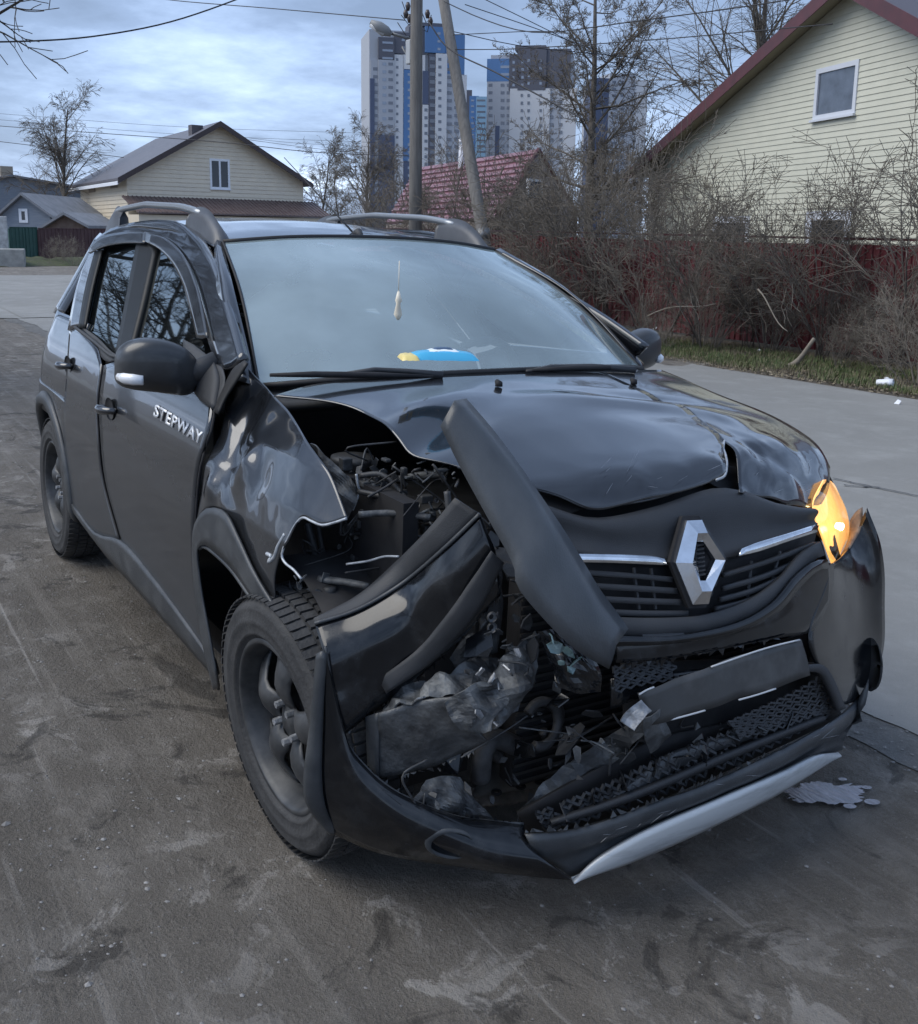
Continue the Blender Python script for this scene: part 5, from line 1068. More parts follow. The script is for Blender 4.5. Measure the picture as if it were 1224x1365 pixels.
def grow(rg, p, d, L_, r, lvl, cfg, out):
    """cfg: per level (children, length ratio, angle, wobble, lift)"""
    ns = 4 if lvl < 2 else 3; kids, ratio, ang, wob, lift = cfg[lvl]; pts = [p]; dirs = [d]; q = p.copy(); dd = d.copy()
    for i in range(ns):
        dd = dd + np.array([rg.gauss(0, wob), rg.gauss(0, wob), rg.gauss(0, wob) + lift]); dd /= np.linalg.norm(dd)
        q2 = q + dd * L_ / ns; ra = r * (1 - .75 * i / ns); rb = r * (1 - .75 * (i + 1) / ns); out[min(lvl, 1) if lvl else 0].append((q, q2, ra, rb)); q = q2; pts.append(q); dirs.append(dd)
    if lvl + 1 < len(cfg):
        for _ in range(int(kids * rg.uniform(.75, 1.25) + .5)):
            t = rg.uniform(.22 if lvl == 0 else .08, 1.0) ; i = min(int(t * ns), ns - 1); f = t * ns - i; b = pts[i] * (1 - f) + pts[i + 1] * f; dn = dirs[i + 1]
            a = np.cross(dn, [rg.gauss(0, 1) for _ in range(3)]); a /= np.linalg.norm(a) + 1e-9; th = R_(ang) * rg.uniform(.65, 1.3)
            nd = dn * math.cos(th) + a * math.sin(th); grow(rg, b, nd, L_ * ratio * rg.uniform(.6, 1.25) * (1.15 - .5 * t), r * (1 - .7 * t) * (.42 if cfg is CFG_LARCH else .55) + .0012, lvl + 1, cfg, out)
BARK = mat('grey brown bark', (.075, .066, .058), .9, noise_scale=9, col2=(.14, .125, .11)); TWIG = mat('brown twigs', (.10, .085, .070), .9, noise_scale=3, col2=(.17, .15, .125)); TWIGP = mat('pale dry twigs', (.17, .145, .115), .9, noise_scale=3, col2=(.26, .23, .19))
BIRCH = mat('birch bark', (.45, .44, .42), .8, noise_scale=7, col2=(.10, .09, .09)); TWIGD = mat('dark twigs', (.045, .038, .034), .9, noise_scale=3, col2=(.08, .07, .06))
def tree_meshes(seed, H, cfg, bark, twig, r0, lean=(0, 0), rmin=0.0):
    rg = random.Random(seed); out = {0: [], 1: []}; d = np.array([lean[0], lean[1], 1.0]); d /= np.linalg.norm(d); grow(rg, np.zeros(3), d, H, r0, 0, cfg, out)
    if rmin: out[1] = [(a, b, max(r, rmin), max(s_, rmin)) for a, b, r, s_ in out[1]]
    return seg_mesh(out[0], bark, 7, 'trunk'), seg_mesh(out[1], twig, 3, 'crown')
def put_tree(name, mm, pos, label, cat, group=None, sc_=1.0, yaw=0.0, kids=('trunk', 'crown')):
    mw = upright(pos, yaw) @ Matrix.Diagonal((sc_, sc_, sc_, 1)); e_ = empty(name, mw=mw); tag(e_, label, cat, group)
    for nm, me in zip(kids, mm):
        o = link(bpy.data.objects.new(nm, me)); o.parent = e_
    return e_
def ground_at(px, depth):
    p = AT(px, 309, depth); return np.array([p[0], p[1], gz(p[0], p[1])])
CFG_BARE = [(13, .55, 42, .06, .03), (8, .5, 38, .10, .03), (7, .5, 38, .13, .02), (6, .5, 40, .15, 0.0), (0, 0, 0, .15, 0.0)]
CFG_BIRCH = [(15, .44, 34, .05, .05), (8, .52, 34, .09, .0), (7, .50, 36, .09, -.06), (3, .75, 26, .06, -.14), (0, 0, 0, .06, -.15)]
CFG_LARCH = [(32, .40, 70, .02, .02), (12, .40, 44, .09, .07), (12, .34, 50, .10, .05), (6, .36, 50, .12, .02), (0, 0, 0, .1, 0)]
CFG_BUSH = [(6, .62, 32, .10, .03), (5, .6, 36, .13, .02), (4, .6, 40, .16, 0), (0, 0, 0, .18, 0)]
# far trees on the left and centre
b1 = tree_meshes(3, 7.6, CFG_BIRCH, BARK, TWIG, .13, rmin=.007)
put_tree('birch_tree', b1, ground_at(84, 58), 'bare drooping birch between the grey cottage and the beige house', 'tree', sc_=1.0)
b2 = tree_meshes(8, 6.4, CFG_BIRCH, BARK, TWIG, .11, rmin=.008)
put_tree('bare_tree', b2, ground_at(424, 66), 'small bare tree right of the beige house, behind the car roof', 'tree', sc_=.95)
put_tree('bare_tree', b1, ground_at(492, 62), 'taller bare tree just left of the blue and white tower', 'tree', sc_=.92, yaw=2)
put_tree('bare_tree', b2, ground_at(455, 75), 'faint bare tree between two others right of the beige house', 'tree', sc_=.8, yaw=4)
lar = tree_meshes(12, 7.0, CFG_LARCH, BARK, TWIG, .14, lean=(.03, .0), rmin=.0042)
put_tree('larch_tree', lar, ground_at(786, 25), 'tall bare larch with spreading dark branches in front of the apartment towers', 'tree', yaw=.6)
b3 = tree_meshes(21, 10.5, CFG_BIRCH, BARK, TWIG, .17, rmin=.005)
put_tree('birch_tree', b3, ground_at(1000, 34), 'bare drooping birch rising behind the left slope of the cream house roof', 'tree', yaw=1)
put_tree('birch_tree', b3, ground_at(1190, 37), 'bare birch top behind the right slope of the cream house roof', 'tree', yaw=3, sc_=1.12)
# near trees on the left, mostly outside the frame; the door glass mirrors them
nt1 = tree_meshes(31, 6.4, CFG_BARE, BARK, TWIGD, .13, rmin=.004)
lb_ = ['bare tree left of the frame whose twigs reach in at the top left corner', 'bare tree on the near side of the verge, mirrored in the front door window', 'bare tree further along the verge, mirrored in the rear door window', 'bare tree on the near side of the verge, behind the camera']
for (p, s_, y_), l in zip(((tuple(ground_at(-150, 9.5)), 1.0, .9), ((-9.5, -3.4, 0), .85, 2.0), ((-13.5, -4.6, 0), .95, 4.0), ((3.0, -8.5, 0), 1.0, 5.0)), lb_):
    put_tree('bare_tree', nt1, (p[0], p[1], gz(p[0], p[1])), l, 'tree', sc_=s_, yaw=y_)
# ---- bush thicket along the red fence
FY = 10.3
def stem_bush(seed, H, n, tw, rmin):
    rg = random.Random(seed); out = {0: [], 1: []}
    for _ in range(n):
        a = rg.uniform(0, 6.28); sp = rg.uniform(.1, .75); d = np.array([math.cos(a) * sp, math.sin(a) * sp, 1.0]); d /= np.linalg.norm(d)
        grow(rg, np.array([math.cos(a) * rg.uniform(0, .3), math.sin(a) * rg.uniform(0, .3), -.05]), d, H * rg.uniform(.45, .9), .012, 0, CFG_BUSH, out)
    return seg_mesh([(a, b, max(r, rmin * 1.5), max(s_, rmin)) for a, b, r, s_ in out[0]], BARK if tw is TWIG else tw, 4, 'stems'), seg_mesh([(a, b, max(r, rmin), max(s_, rmin)) for a, b, r, s_ in out[1]], tw, 3, 'twigs')
bushes = [stem_bush(50 + i, 2.1, 10, (TWIG, TWIGP, TWIG, TWIGD, TWIG)[i], .0028) for i in range(5)]
rg = random.Random(77); bl_ = 'leafless brown shrub in the thicket along the dark red fence'
xb = -15.5
while xb < 1.5:
    for row in range(2):
        y_ = (9.55, 8.85)[row] + rg.uniform(-.25, .25); hs = rg.uniform(.42, .76) * (1.0 if row == 0 else .70)
        if (row == 1 and rg.random() < .6) or (row == 0 and rg.random() < .12): continue
        if row == 1 and xb > -10.5 and xb < -7.6 : hs *= .8
        put_tree('bare_shrub', bushes[rg.randrange(5)], (xb + rg.uniform(-.2, .2), y_, gz(xb, y_)), bl_ if row == 0 else 'low leafless shrub in the front row of the thicket beside the grass verge', 'shrub', 'shrubs along the dark red fence' if row == 0 else 'low shrubs beside the grass verge', sc_=hs, yaw=rg.uniform(0, 6.28), kids=('stems', 'twigs'))
    xb += .66
for (px, dp, hs, l) in ((880, 15.5, 1.2, 'tall bare shrub behind the fence at the left corner of the cream house'), (960, 14.8, 1.2, 'tall bare shrub in front of the left lower window of the cream house'), (1135, 13.8, 1.3, 'dark forked bare shrub in front of the right lower window of the cream house'), (1225, 13.0, 1.5, 'tall bare shrub at the right edge of the photograph'), (740, 19, 1.5, 'bare shrub right of the pink roofed house, under the larch'), (810, 18, 1.6, 'bare shrub behind the fence below the larch trunk'), (1040, 14.5, 1.1, 'bare shrub between the two lower windows of the cream house'),
        (600, 23, 1.8, 'brown bushy shrub between the two utility poles'), (535, 26, 1.7, 'brown bushy shrub left of the upright utility pole'), (655, 22, 1.6, 'brown bushy shrub at the foot of the leaning pole'), (505, 34, 1.6, 'dull shrub below the blue and white tower'), (845, 18.5, 1.6, 'bare shrub between the larch and the cream house')):
    put_tree('bare_shrub', bushes[(0, 2, 4)[rg.randrange(3)]], ground_at(px, dp), l, 'shrub', sc_=hs, yaw=rg.uniform(0, 6.28), kids=('stems', 'twigs'))
for (px, dp, l) in ((70, 39, 'low brown shrub at the foot of the dark red fence on the left'), (98, 38.5, 'low dry shrub by the fence beside the car roof')):
    put_tree('bare_shrub', bushes[1], ground_at(px, dp), l, 'shrub', sc_=.5, yaw=px, kids=('stems', 'twigs'))
# dry fallen branches lying across the thicket
for i, (a, b, l) in enumerate((((862, 422), (955, 400), 'pale dry branch lying low in the thicket'), ((1010, 390), (1050, 440), 'pale dry branch leaning at the foot of the shrubs'), ((1040, 500), (1085, 455), 'pale rotten log leaning on the grass edge'))):
    A, B = AX(1, a[0], a[1], 8.7), AX(1, b[0], b[1], 8.75); mb = MB(); n_ = 8; mb.tube([A + (B - A) * t + np.array([0, 0, .05 * math.sin(t * 5 + i)]) for t in np.linspace(0, 1, n_)], [(.05 if i == 2 else .012) * (1 - .5 * t) for t in np.linspace(0, 1, n_)], 6)
    tag(mb.build('fallen_branch' if i < 2 else 'rotten_log', TWIGP, None, True), l, 'branch' if i < 2 else 'log')
# grass tufts and litter
def blades(name, n, xr, yr, h, m, label, seed, dens=None):
    rg = random.Random(seed); V = []; F = []
    for _ in range(n):
        x, y = rg.uniform(*xr), rg.uniform(*yr)
        if dens and noise.noise(Vector((x * .9, y * 1.6, seed))) + rg.uniform(-.3, .3) < dens: continue
        z = gz(x, y); a = rg.uniform(0, 6.28); hh = h * rg.uniform(.4, 1.2); w_ = .006; dx, dy = math.cos(a), math.sin(a); b = len(V)
        V += [(x - dy * w_, y + dx * w_, z), (x + dy * w_, y - dx * w_, z), (x + dx * hh * .5, y + dy * hh * .5, z + hh)]; F.append((b, b + 1, b + 2))
    tag(mesh(name, V, F, m, None, False), label, kind='stuff')
blades('grass', 26000, (-13, -4.2), (7.9, 9.6), .075, mat('fresh grass blade', (.055, .095, .028), .8, noise_scale=2, col2=(.12, .13, .05)), 'short green grass along the far edge of the road', 5, -.15)
blades('dry_grass', 26000, (-16, 2), (7.75, 9.9), .07, mat('dry grass blade', (.22, .19, .12), .9, noise_scale=2, col2=(.11, .09, .06)), 'dry grass and leaf litter at the foot of the thicket', 6, .0)
rg = random.Random(9); mb = MB()
for _ in range(5000):
    x, y = rg.uniform(-16, 2), 7.65 + abs(rg.gauss(0, .9)); a = rg.uniform(0, 6.28); s_ = rg.uniform(.01, .035); z = gz(x, y) + .012; c, d = math.cos(a) * s_, math.sin(a) * s_
    mb.add([(x - c, y - d, z), (x - d * .5, y + c * .5, z + s_ * .5), (x + c, y + d, z + .004), (x + d * .5, y - c * .5, z + .002)], [(0, 1, 2, 3)])
tag(mb.build('leaf_litter', mat('dead leaves', (.13, .095, .06), .9, noise_scale=1.5, col2=(.26, .22, .16))), 'dead brown leaves scattered along the fence', kind='stuff')
# thrown away cup and scraps
p = GP(1168, 516); e_ = empty('crushed_cup', tuple(p)); tag(e_, 'crushed white cup lying on the verge at the right edge', 'cup')
V, F = lathe([(.001, 0), (.045, 0), (.050, .05), (.056, .12), (.060, .17), (.054, .17), (.045, .02)], 18); o = mesh('cup_body', [(v[0], v[1], v[2] * .7 + .004 * math.sin(v[1] * 60)) for v in V], F, WHITEP, e_); o.rotation_euler = (.1, .2, -1.1); o.location = (0, 0, .05)
mb = MB(); mb.tube([(.02, .14, .05), (.03, .16, .055)], [.058, .055], 14); mb.build('cup_lid', mat('white lid', (.6, .62, .66), .3), e_, True)
for i, (px, py, l) in enumerate(((872, 440, 'tiny white scrap in the thicket near the car mirror'), (1195, 540, 'small white scrap on the verge right of the crushed cup'), (1010, 470, 'pale scrap on the grass in front of the thicket'))):
    p = GP(px, py) if i else AX(1, px, py, 8.9); mb = MB(); mb.prism([p + P3(-.03, 0, .01), p + P3(.02, .01, .01), p + P3(.03, .02, .04), p + P3(-.01, .02, .05)], (0, .01, .003)); tag(mb.build('paper_scrap', WHITEP), l, 'scrap')
# ---- red profiled fence
def corr_panel(w_, h, pitch=.115, dep=.022):
    V = []; F = []; xs = []; x = 0.0; k = 0
    while x < w_ - 1e-6:
        xs += [(x, 0), (x + pitch * .5, 0), (x + pitch * .58, dep), (x + pitch * .92, dep)]; x += pitch
    xs.append((w_, 0))
    for zz_ in (0.04, h): V += [(a, -b, zz_) for a, b in xs]
    for zz_ in (0.04, h): V += [(a, -b + .004, zz_) for a, b in xs]
    n = len(xs)
    for i in range(n - 1): F += [(i, i + 1, n + i + 1, n + i), (2 * n + i + 1, 2 * n + i, 3 * n + i, 3 * n + i + 1), (n + i, n + i + 1, 3 * n + i + 1, 3 * n + i)]
    return V, F
RED = mat('dark red fence sheet', (.075, .012, .016), .42, noise_scale=1.5, col2=(.11, .018, .022), rough2=.6); REDD = mat('dark red post', (.05, .012, .014), .5)
def fence(name, A, B, h, m, label, npan, capm=None, pm=None, pitch=.115):
    A, B = np.array(A), np.array(B); Lh = np.linalg.norm((B - A)[:2]); yaw = math.atan2(B[1] - A[1], B[0] - A[0]); w_ = Lh / npan
    e_ = empty(name, mw=upright(A, yaw)); tag(e_, label, 'fence'); inv = e_.matrix_world.inverted()
    V, F = corr_panel(w_, h, pitch); me = None
    for i in range(npan):
        q = A + (B - A) * (i / npan); l = inv @ Vector((q[0], q[1], gz(q[0], q[1])))
        if me is None: o = mesh('fence_panel', V, F, m, e_, False); me = o.data
        else: o = link(bpy.data.objects.new('fence_panel', me)); o.parent = e_
        o.location = l
        if i % 2 == 0:
            mb = MB(); mb.box(-.03, .03, .006, .066, 0, h - .04); po = mb.build('fence_post', pm or m, e_); po.location = l
    la = inv @ Vector((A[0], A[1], gz(A[0], A[1]))); lb = inv @ Vector((B[0], B[1], gz(B[0], B[1])))
    mb = MB(); n_ = npan
    for i in range(n_):
        t0, t1 = i / n_, (i + 1) / n_; a = la + (lb - la) * t0; b = la + (lb - la) * t1
        mb.prism([(a.x, -.035, a.z + h), (b.x, -.035, b.z + h), (b.x, .02, b.z + h), (a.x, .02, a.z + h)], (0, 0, .03))
    mb.build('top_rail', capm or m, e_); return e_
fence('red_fence', (-24.0, FY, gz(-24, FY)), (5.0, FY, gz(5, FY)), 1.50, RED, 'long dark red profiled metal fence behind the thicket', 25, mat('fence cap', (.045, .012, .014), .4), REDD)
FD = 41.0
pa, pb, pc_ = ground_at(14, FD - 1), ground_at(50, FD), ground_at(170, FD + 3)
fence('green_fence', pa, pb, 1.35, mat('dark green fence sheet', (.012, .055, .045), .5, noise_scale=2, col2=(.02, .075, .062)), 'dark green sheet fence at the left edge in front of the grey cottage', 2, pitch=.16)
fence('dark_red_fence', pb + np.array([.05, .05, 0]), pc_, 1.32, mat('old brown red fence sheet', (.055, .022, .024), .6, noise_scale=2, col2=(.09, .045, .045)), 'low brownish red fence at far left, behind the car', 5, pitch=.16)
# bank of dull grass at the foot of the left fences, concrete block, white pillar
p0, p1 = ground_at(-30, FD - 3), ground_at(160, FD + 1)
mbk = [(p0 + (p1 - p0) * t) for t in np.linspace(0, 1, 30)]; V = []
back = hdir(90)
for j, (o_, h_) in enumerate(((-2.4, .0), (-1.6, .16), (-.8, .22), (.6, .24))):
    for i, q in enumerate(mbk): V.append(q + back * o_ + UG * (h_ * (1 + .5 * nz((i * .4, j, 0), 1.0)) + .006))
tag(mesh('grass_bank', V, grid_faces(4, 30), GRAS), 'low bank of dull grass in front of the left fences', kind='structure')
def plumb_box(name, c, w_, d_, h_, m, label=None, cat=None, yaw=0.0, bevel=.02, parent=None):
    mb = MB(); mb.box(-w_ / 2, w_ / 2, -d_ / 2, d_ / 2, -.1, h_); o = mb.build(name, m, parent, bevel=bevel)
    if parent is None: o.matrix_world = upright(c, yaw); tag(o, label, cat)
    return o
yawv = math.atan2(hdir(90)[1], hdir(90)[0]) + math.pi / 2
CONC = mat('pale concrete', (.33, .33, .31), .9, noise_scale=4, col2=(.23, .23, .22))
plumb_box('concrete_block', ground_at(2, 37.0), 1.5, .9, .62, CONC, 'pale concrete block at the left edge below the white pillar', 'block', yawv, .04)
plumb_box('gate_pillar', ground_at(3, 38.5), .42, .42, 1.75, mat('flaking white paint', (.5, .51, .52), .8, noise_scale=6, col2=(.3, .3, .3)), 'white painted gate pillar at the left edge beside the green fence', 'pillar', yawv, .02)
# ---- cream house on the right
def clip_y(v): return v
def wallframe(P, wdir):   # local frame on a wall: x along wall, z plumb, -y towards the camera
    e1 = np.array(wdir, float); e1 -= UG * np.dot(e1, UG); e1 /= np.linalg.norm(e1); n = np.cross(e1, UG)   # n: points away on one side
    if np.dot(n, CAM - P) < 0: n = -n
    e2 = -n; M_ = Matrix(((e1[0], e2[0], UG[0], P[0]), (e1[1], e2[1], UG[1], P[1]), (e1[2], e2[2], UG[2], P[2]), (0, 0, 0, 1)))
    return e1, n, M_
def wc(px, py, P, e1, n, off=0.0):
    q = ONP(px, py, P + n * off, n); return np.dot(q - P, e1), np.dot(q - P, UG)
def boards(parent, x_lo, x_hi, h0, h1, pitch, m, y=0.0, name='siding_board', joined=False, holes=(), prj=.014):
    """one weatherboard per course, trimmed to the wall outline x_lo(h)..x_hi(h) and round the window holes"""
    M1 = MB(); h = h0
    while h < h1 - 1e-4:
        ht = min(h + pitch, h1); spans = [(max(x_lo(h), -99), min(x_hi(h), 99), max(x_lo(ht), -99), min(x_hi(ht), 99))]
        for (a, b, c, d) in holes:
            if ht > c + 1e-3 and h < d - 1e-3:
                ns = []
                for (l0, r0, l1, r1) in spans:
                    if l0 < a: ns.append((l0, min(r0, a), l1, min(r1, a)))
                    if r0 > b: ns.append((max(l0, b), r0, max(l1, b), r1))
                spans = ns
        for (l0, r0, l1, r1) in spans:
            if r0 - l0 < .02: continue
            if r1 < l1: r1 = l1 = (l1 + r1) / 2
            mb = M1 if joined else MB()
            mb.add([(l0, y - prj, h), (r0, y - prj, h), (r1, y - .002, ht), (l1, y - .002, ht), (l0, y + .01, h), (r0, y + .01, h), (r1, y + .01, ht), (l1, y + .01, ht)], [(0, 1, 2, 3), (4, 5, 1, 0), (5, 4, 7, 6), (1, 5, 6, 2), (4, 0, 3, 7)])
            if not joined: mb.build(name, m, parent)
        h = ht
    if joined: o = M1.build(name + 's', m, parent); tag(o, kind='stuff')
def window(parent, x0, x1, z0, z1, fr, fm, gm, y=-.03, mull=0, sill=True, depth=.06):
    e_ = empty('window'); e_.parent = parent
    for nm, b in (('frame_side', (x0, x0 + fr, z0, z1)), ('frame_side', (x1 - fr, x1, z0, z1)), ('frame_top', (x0 + fr + .001, x1 - fr - .001, z1 - fr, z1)), ('frame_bottom', (x0 + fr + .001, x1 - fr - .001, z0, z0 + fr))):
        mb = MB(); mb.box(b[0], b[1], y, y + depth, b[2], b[3]); mb.build(nm, fm, e_)
    mb = MB(); mb.box(x0 + fr, x1 - fr, y + .03, y + .04, z0 + fr, z1 - fr); mb.build('pane', gm, e_)
    for k in range(mull):
        c = x0 + (x1 - x0) * (k + 1) / (mull + 1); mb = MB(); mb.box(c - fr * .45, c + fr * .45, y + .005, y + .029, z0 + fr + .002, z1 - fr - .002); mb.build('mullion', fm, e_)
    if sill: mb = MB(); mb.box(x0 - .03, x1 + .03, y - .05, y - .001, z0 - .03, z0 + .01); mb.build('sill', fm, e_)
    return e_
WGL = mat('dark window pane', (.05, .06, .08), .08, spec=.9, noise_scale=3, col2=(.10, .12, .16)); WDK = mat('unlit window', (.03, .033, .04), .1, spec=.7)
CREAM = mat('cream vinyl siding', (.56, .555, .46), .55, noise_scale=3, col2=(.50, .50, .415), lo=.3, hi=.7); MAROON = mat('maroon metal trim', (.10, .030, .036), .5, noise_scale=4, col2=(.07, .025, .03)); SOFF = mat('beige soffit', (.33, .30, .215), .6)
P0 = AT(1130, 312, 18.0); e1, n_, MW = wallframe(P0, -hdir(240))
if np.dot(e1, RT) < 0: e1 = -e1; e1, n_, MW = wallframe(P0, e1)
gzz = gz(P0[0], P0[1]); base_h = (gzz - P0[2])
W = lambda px, py, off=0.0: wc(px, py, P0, e1, n_, off)
hs = empty('cream_house', mw=MW @ Matrix.Translation((0, 0, 0))); tag(hs, 'cream sided house with a maroon edged gable behind the red fence', 'house')
c0 = W(866, 229); c1 = W(921, 180); c2 = W(1060, 58); c3 = W(1123, 0); r0_, r1_ = W(1146, 4), W(1215, 47)
sl_l = (c2[1] - c0[1]) / (c2[0] - c0[0]); sl_r = (r1_[1] - r0_[1]) / (r1_[0] - r0_[0])
sl_r = min(-.30, sl_r); xp = (c0[1] - sl_l * c0[0] - r0_[1] + sl_r * r0_[0]) / (sl_r - sl_l); hp_ = c0[1] + sl_l * (xp - c0[0])
xr_end = xp + (hp_ - c0[1]) / -sl_r
OV = .42; _a, _b, _c, _d = W(833, 232, OV), W(1085, 0, OV), W(1178, 0, OV), W(1224, 25, OV)
m_o = (_b[1] - _a[1]) / (_b[0] - _a[0]); m_r = (_d[1] - _c[1]) / (_d[0] - _c[0]); ex, ez = _a
pkx = (_c[1] - _a[1] + m_o * _a[0] - m_r * _c[0]) / (m_o - m_r); pkz = ez + m_o * (pkx - ex)
hp_ = pkz - .09; xr_end = pkx + (hp_ - c0[1]) / -m_r; xp = pkx
x_lo = lambda h: max(c0[0], pkx + (h - hp_) / m_o)
x_hi = lambda h: min(xr_end, pkx + (h - hp_) / m_r)
wins = []
a = W(1088, 92); b = W(1147, 80); c = W(1141, 153); d = W(1087, 160); wins.append(((a[0] + d[0]) / 2, (b[0] + c[0]) / 2, (c[1] + d[1]) / 2, (a[1] + b[1]) / 2))
a = W(1077, 284); b = W(1137, 278); wins.append((a[0], b[0], (a[1] + b[1]) / 2 - 1.35, (a[1] + b[1]) / 2))
a = W(952, 290); b = W(1001, 287); wins.append((a[0], b[0], (a[1] + b[1]) / 2 - 1.35, (a[1] + b[1]) / 2))
boards(hs, x_lo, x_hi, base_h, hp_, .1, CREAM, holes=[(w_[0] + .03, w_[1] - .03, w_[2] + .03, w_[3] - .03) for w_ in wins])
mb = MB(); mb.prism([(c0[0] + .01, .012, base_h), (xr_end - .01, .012, base_h), (xr_end - .01, .012, c0[1] - .05), (xp, .012, hp_ - .02), (c0[0] + .01, .012, hp_ - .02 + m_o * (c0[0] + .01 - xp))], (0, .12, 0)); mb.build('wall', CREAM, hs)
mb = MB(); mb.box(c0[0] + .01, c0[0] + .13, .14, 7.5, base_h, c0[1] - .02); mb.build('wall', CREAM, hs)
WFR = mat('pale blue white window trim', (.55, .58, .64), .5)
window(hs, *wins[0], .085, WFR, WGL); window(hs, *wins[1], .16, WFR, WDK); window(hs, *wins[2], .13, WFR, WDK)
rx = xr_end + .5; rz = pkz + m_r * (rx - pkx)
for (xa, za, xb_, zb) in ((ex, ez, pkx, pkz), (pkx, pkz, rx, rz)):
    mb = MB(); mb.prism([(xa, -OV, za), (xb_, -OV, zb), (xb_, -OV, zb - .05), (xa, -OV, za - .05)], (0, 8 + OV, 0)); mb.build('roof', mat('dark roof metal', (.07, .06, .07), .5), hs)
    mb = MB(); mb.prism([(xa, -OV - .025, za + .01), (xb_, -OV - .025, zb + .01), (xb_, -OV - .025, zb - .24), (xa, -OV - .025, za - .24)], (0, .023, 0)); mb.build('fascia', MAROON, hs)
    mb = MB(); mb.prism([(xa, -OV, za - .052), (xb_, -OV, zb - .052), (xb_, -OV, zb - .075), (xa, -OV, za - .075)], (0, OV - .002 + .3, 0)); mb.build('soffit', SOFF, hs)
# ---- beige house on the left
A = AT(172, 300, 50); B = AT(406, 300, 56); e1, n_, MW = wallframe(A, B - A); W = lambda px, py, off=0.0: wc(px, py, A, e1, n_, off)
hb = empty('beige_house', mw=MW); tag(hb, 'beige sided two storey house with a grey gable roof and brown lean-to', 'house')
BE = mat('beige vinyl siding', (.68, .60, .47), .6, noise_scale=2, col2=(.62, .55, .44)); RF = mat('grey brown roof sheet', (.075, .068, .075), .45, noise_scale=3, col2=(.11, .10, .11)); BT = mat('brown edge trim', (.05, .035, .035), .5)
base = gz(A[0], A[1]) - A[2]; lo = W(172, 233)[1]; xr = W(404, 240)[0]; pk = W(290, 166); mL = (pk[1] - lo) / pk[0]; hiR = W(404, 243)[1]; mR = (pk[1] - hiR) / (xr - pk[0])
x_lo = lambda h: 0.0 if h < lo else (h - lo) / mL
x_hi = lambda h: xr if h < hiR else xr - (h - hiR) / mR
wA = W(279, 211); wB = W(307, 253); wr = (wA[0], wB[0], wB[1], wA[1])
boards(hb, x_lo, x_hi, base, pk[1], .2, BE, joined=True, holes=[(wr[0] + .03, wr[1] - .03, wr[2] + .03, wr[3] - .03)], prj=.03)
mb = MB(); mb.prism([(0.01, .012, base), (xr - .01, .012, base), (xr - .01, .012, hiR), (pk[0], .012, pk[1] - .02), (0.01, .012, lo)], (0, .2, 0)); mb.build('wall', BE, hb)
window(hb, *wr, .11, WHITEP, WDK, mull=1)
# left side wall: its own frame
Cc = AT(110, 300, 60); e1b, n2, MW2 = wallframe(Cc, A - Cc); W2 = lambda px, py: wc(px, py, Cc, e1b, n2); Lw = np.linalg.norm(np.cross(UG, A - Cc)); inv = MW.inverted() @ MW2
sidew = empty('side_wall'); sidew.parent = hb; sidew.matrix_local = inv; b2_ = base + (A[2] - Cc[2]); lo2 = np.dot(A + UG * lo - Cc, UG)
boards(sidew, lambda h: 0.0, lambda h: Lw - .01, b2_, lo2, .2, BE, joined=True, prj=.03)
mb = MB(); mb.box(0, Lw - .03, .012, .2, b2_, lo2); mb.build('wall_core', BE, sidew)
for (a, b) in (((123, 290), (131, 320)), ((150, 286), (159, 306))):
    q, r = W2(*a), W2(*b); mb = MB(); mb.box(q[0], q[0] + .12, -.05, -.031, r[1], q[1]); mb.box(r[0] - .12, r[0], -.05, -.031, r[1], q[1]); mb.box(q[0] + .121, r[0] - .121, -.05, -.031, q[1] - .12, q[1]); wf = mb.build('window_frame', WHITEP, sidew)
    mb = MB(); mb.box(q[0] + .12, r[0] - .12, -.04, -.032, r[1], q[1] - .12); mb.build('window_pane', WDK, sidew)
for (a, b) in (((119, 244), (128, 256)), ((148, 240), (158, 250))):
    q, r = W2(*a), W2(*b); mb = MB(); mb.box(q[0], r[0], -.05, -.031, r[1], q[1]); mb.build('vent_panel', mat('tan vent', (.28, .24, .2), .7), sidew)
dep = .45; backv = MW2.inverted() @ MW
# roof: two slopes running back parallel to the side wall
dv = (Cc - A); dv = np.array([np.dot(dv, e1), -np.dot(dv, n_), 0.0]); dv *= 1.0
def slope(x0_, z0_, x1_, z1_, m, nm, th=.12, f0=.5, f1=1.05):
    u = dv / np.linalg.norm(dv); q0 = -u * f0; q1 = dv * f1
    V = [np.array([x0_, 0, z0_]) + q0, np.array([x1_, 0, z1_]) + q0, np.array([x1_, 0, z1_]) + q1, np.array([x0_, 0, z0_]) + q1]
    mb = MB(); mb.prism(V, (0, 0, th)); return mb.build(nm, m, hb)
slope(-.55, lo - .55 * mL + .0, pk[0], pk[1], RF, 'roof'); slope(pk[0] + .001, pk[1], xr + .4, hiR - .4 * mR, RF, 'roof')
slope(-.57, lo - .57 * mL - .18, -.35, lo - .35 * mL - .14, WHITEP, 'gutter', .14)
for (xa, za, xb_, zb) in ((-.55, lo - .55 * mL, pk[0], pk[1]), (pk[0], pk[1], xr + .4, hiR - .4 * mR)):
    u = dv / np.linalg.norm(dv) * .52; mb = MB(); mb.prism([np.array([xa, 0, za - .14]) - u, np.array([xb_, 0, zb - .14]) - u, np.array([xb_, 0, zb + .13]) - u, np.array([xa, 0, za + .13]) - u], -u * .08); mb.build('fascia', BT, hb)
q, r = W(168, 263), W(412, 275); mb = MB(); z1_ = q[1]; z0_ = z1_ - .75
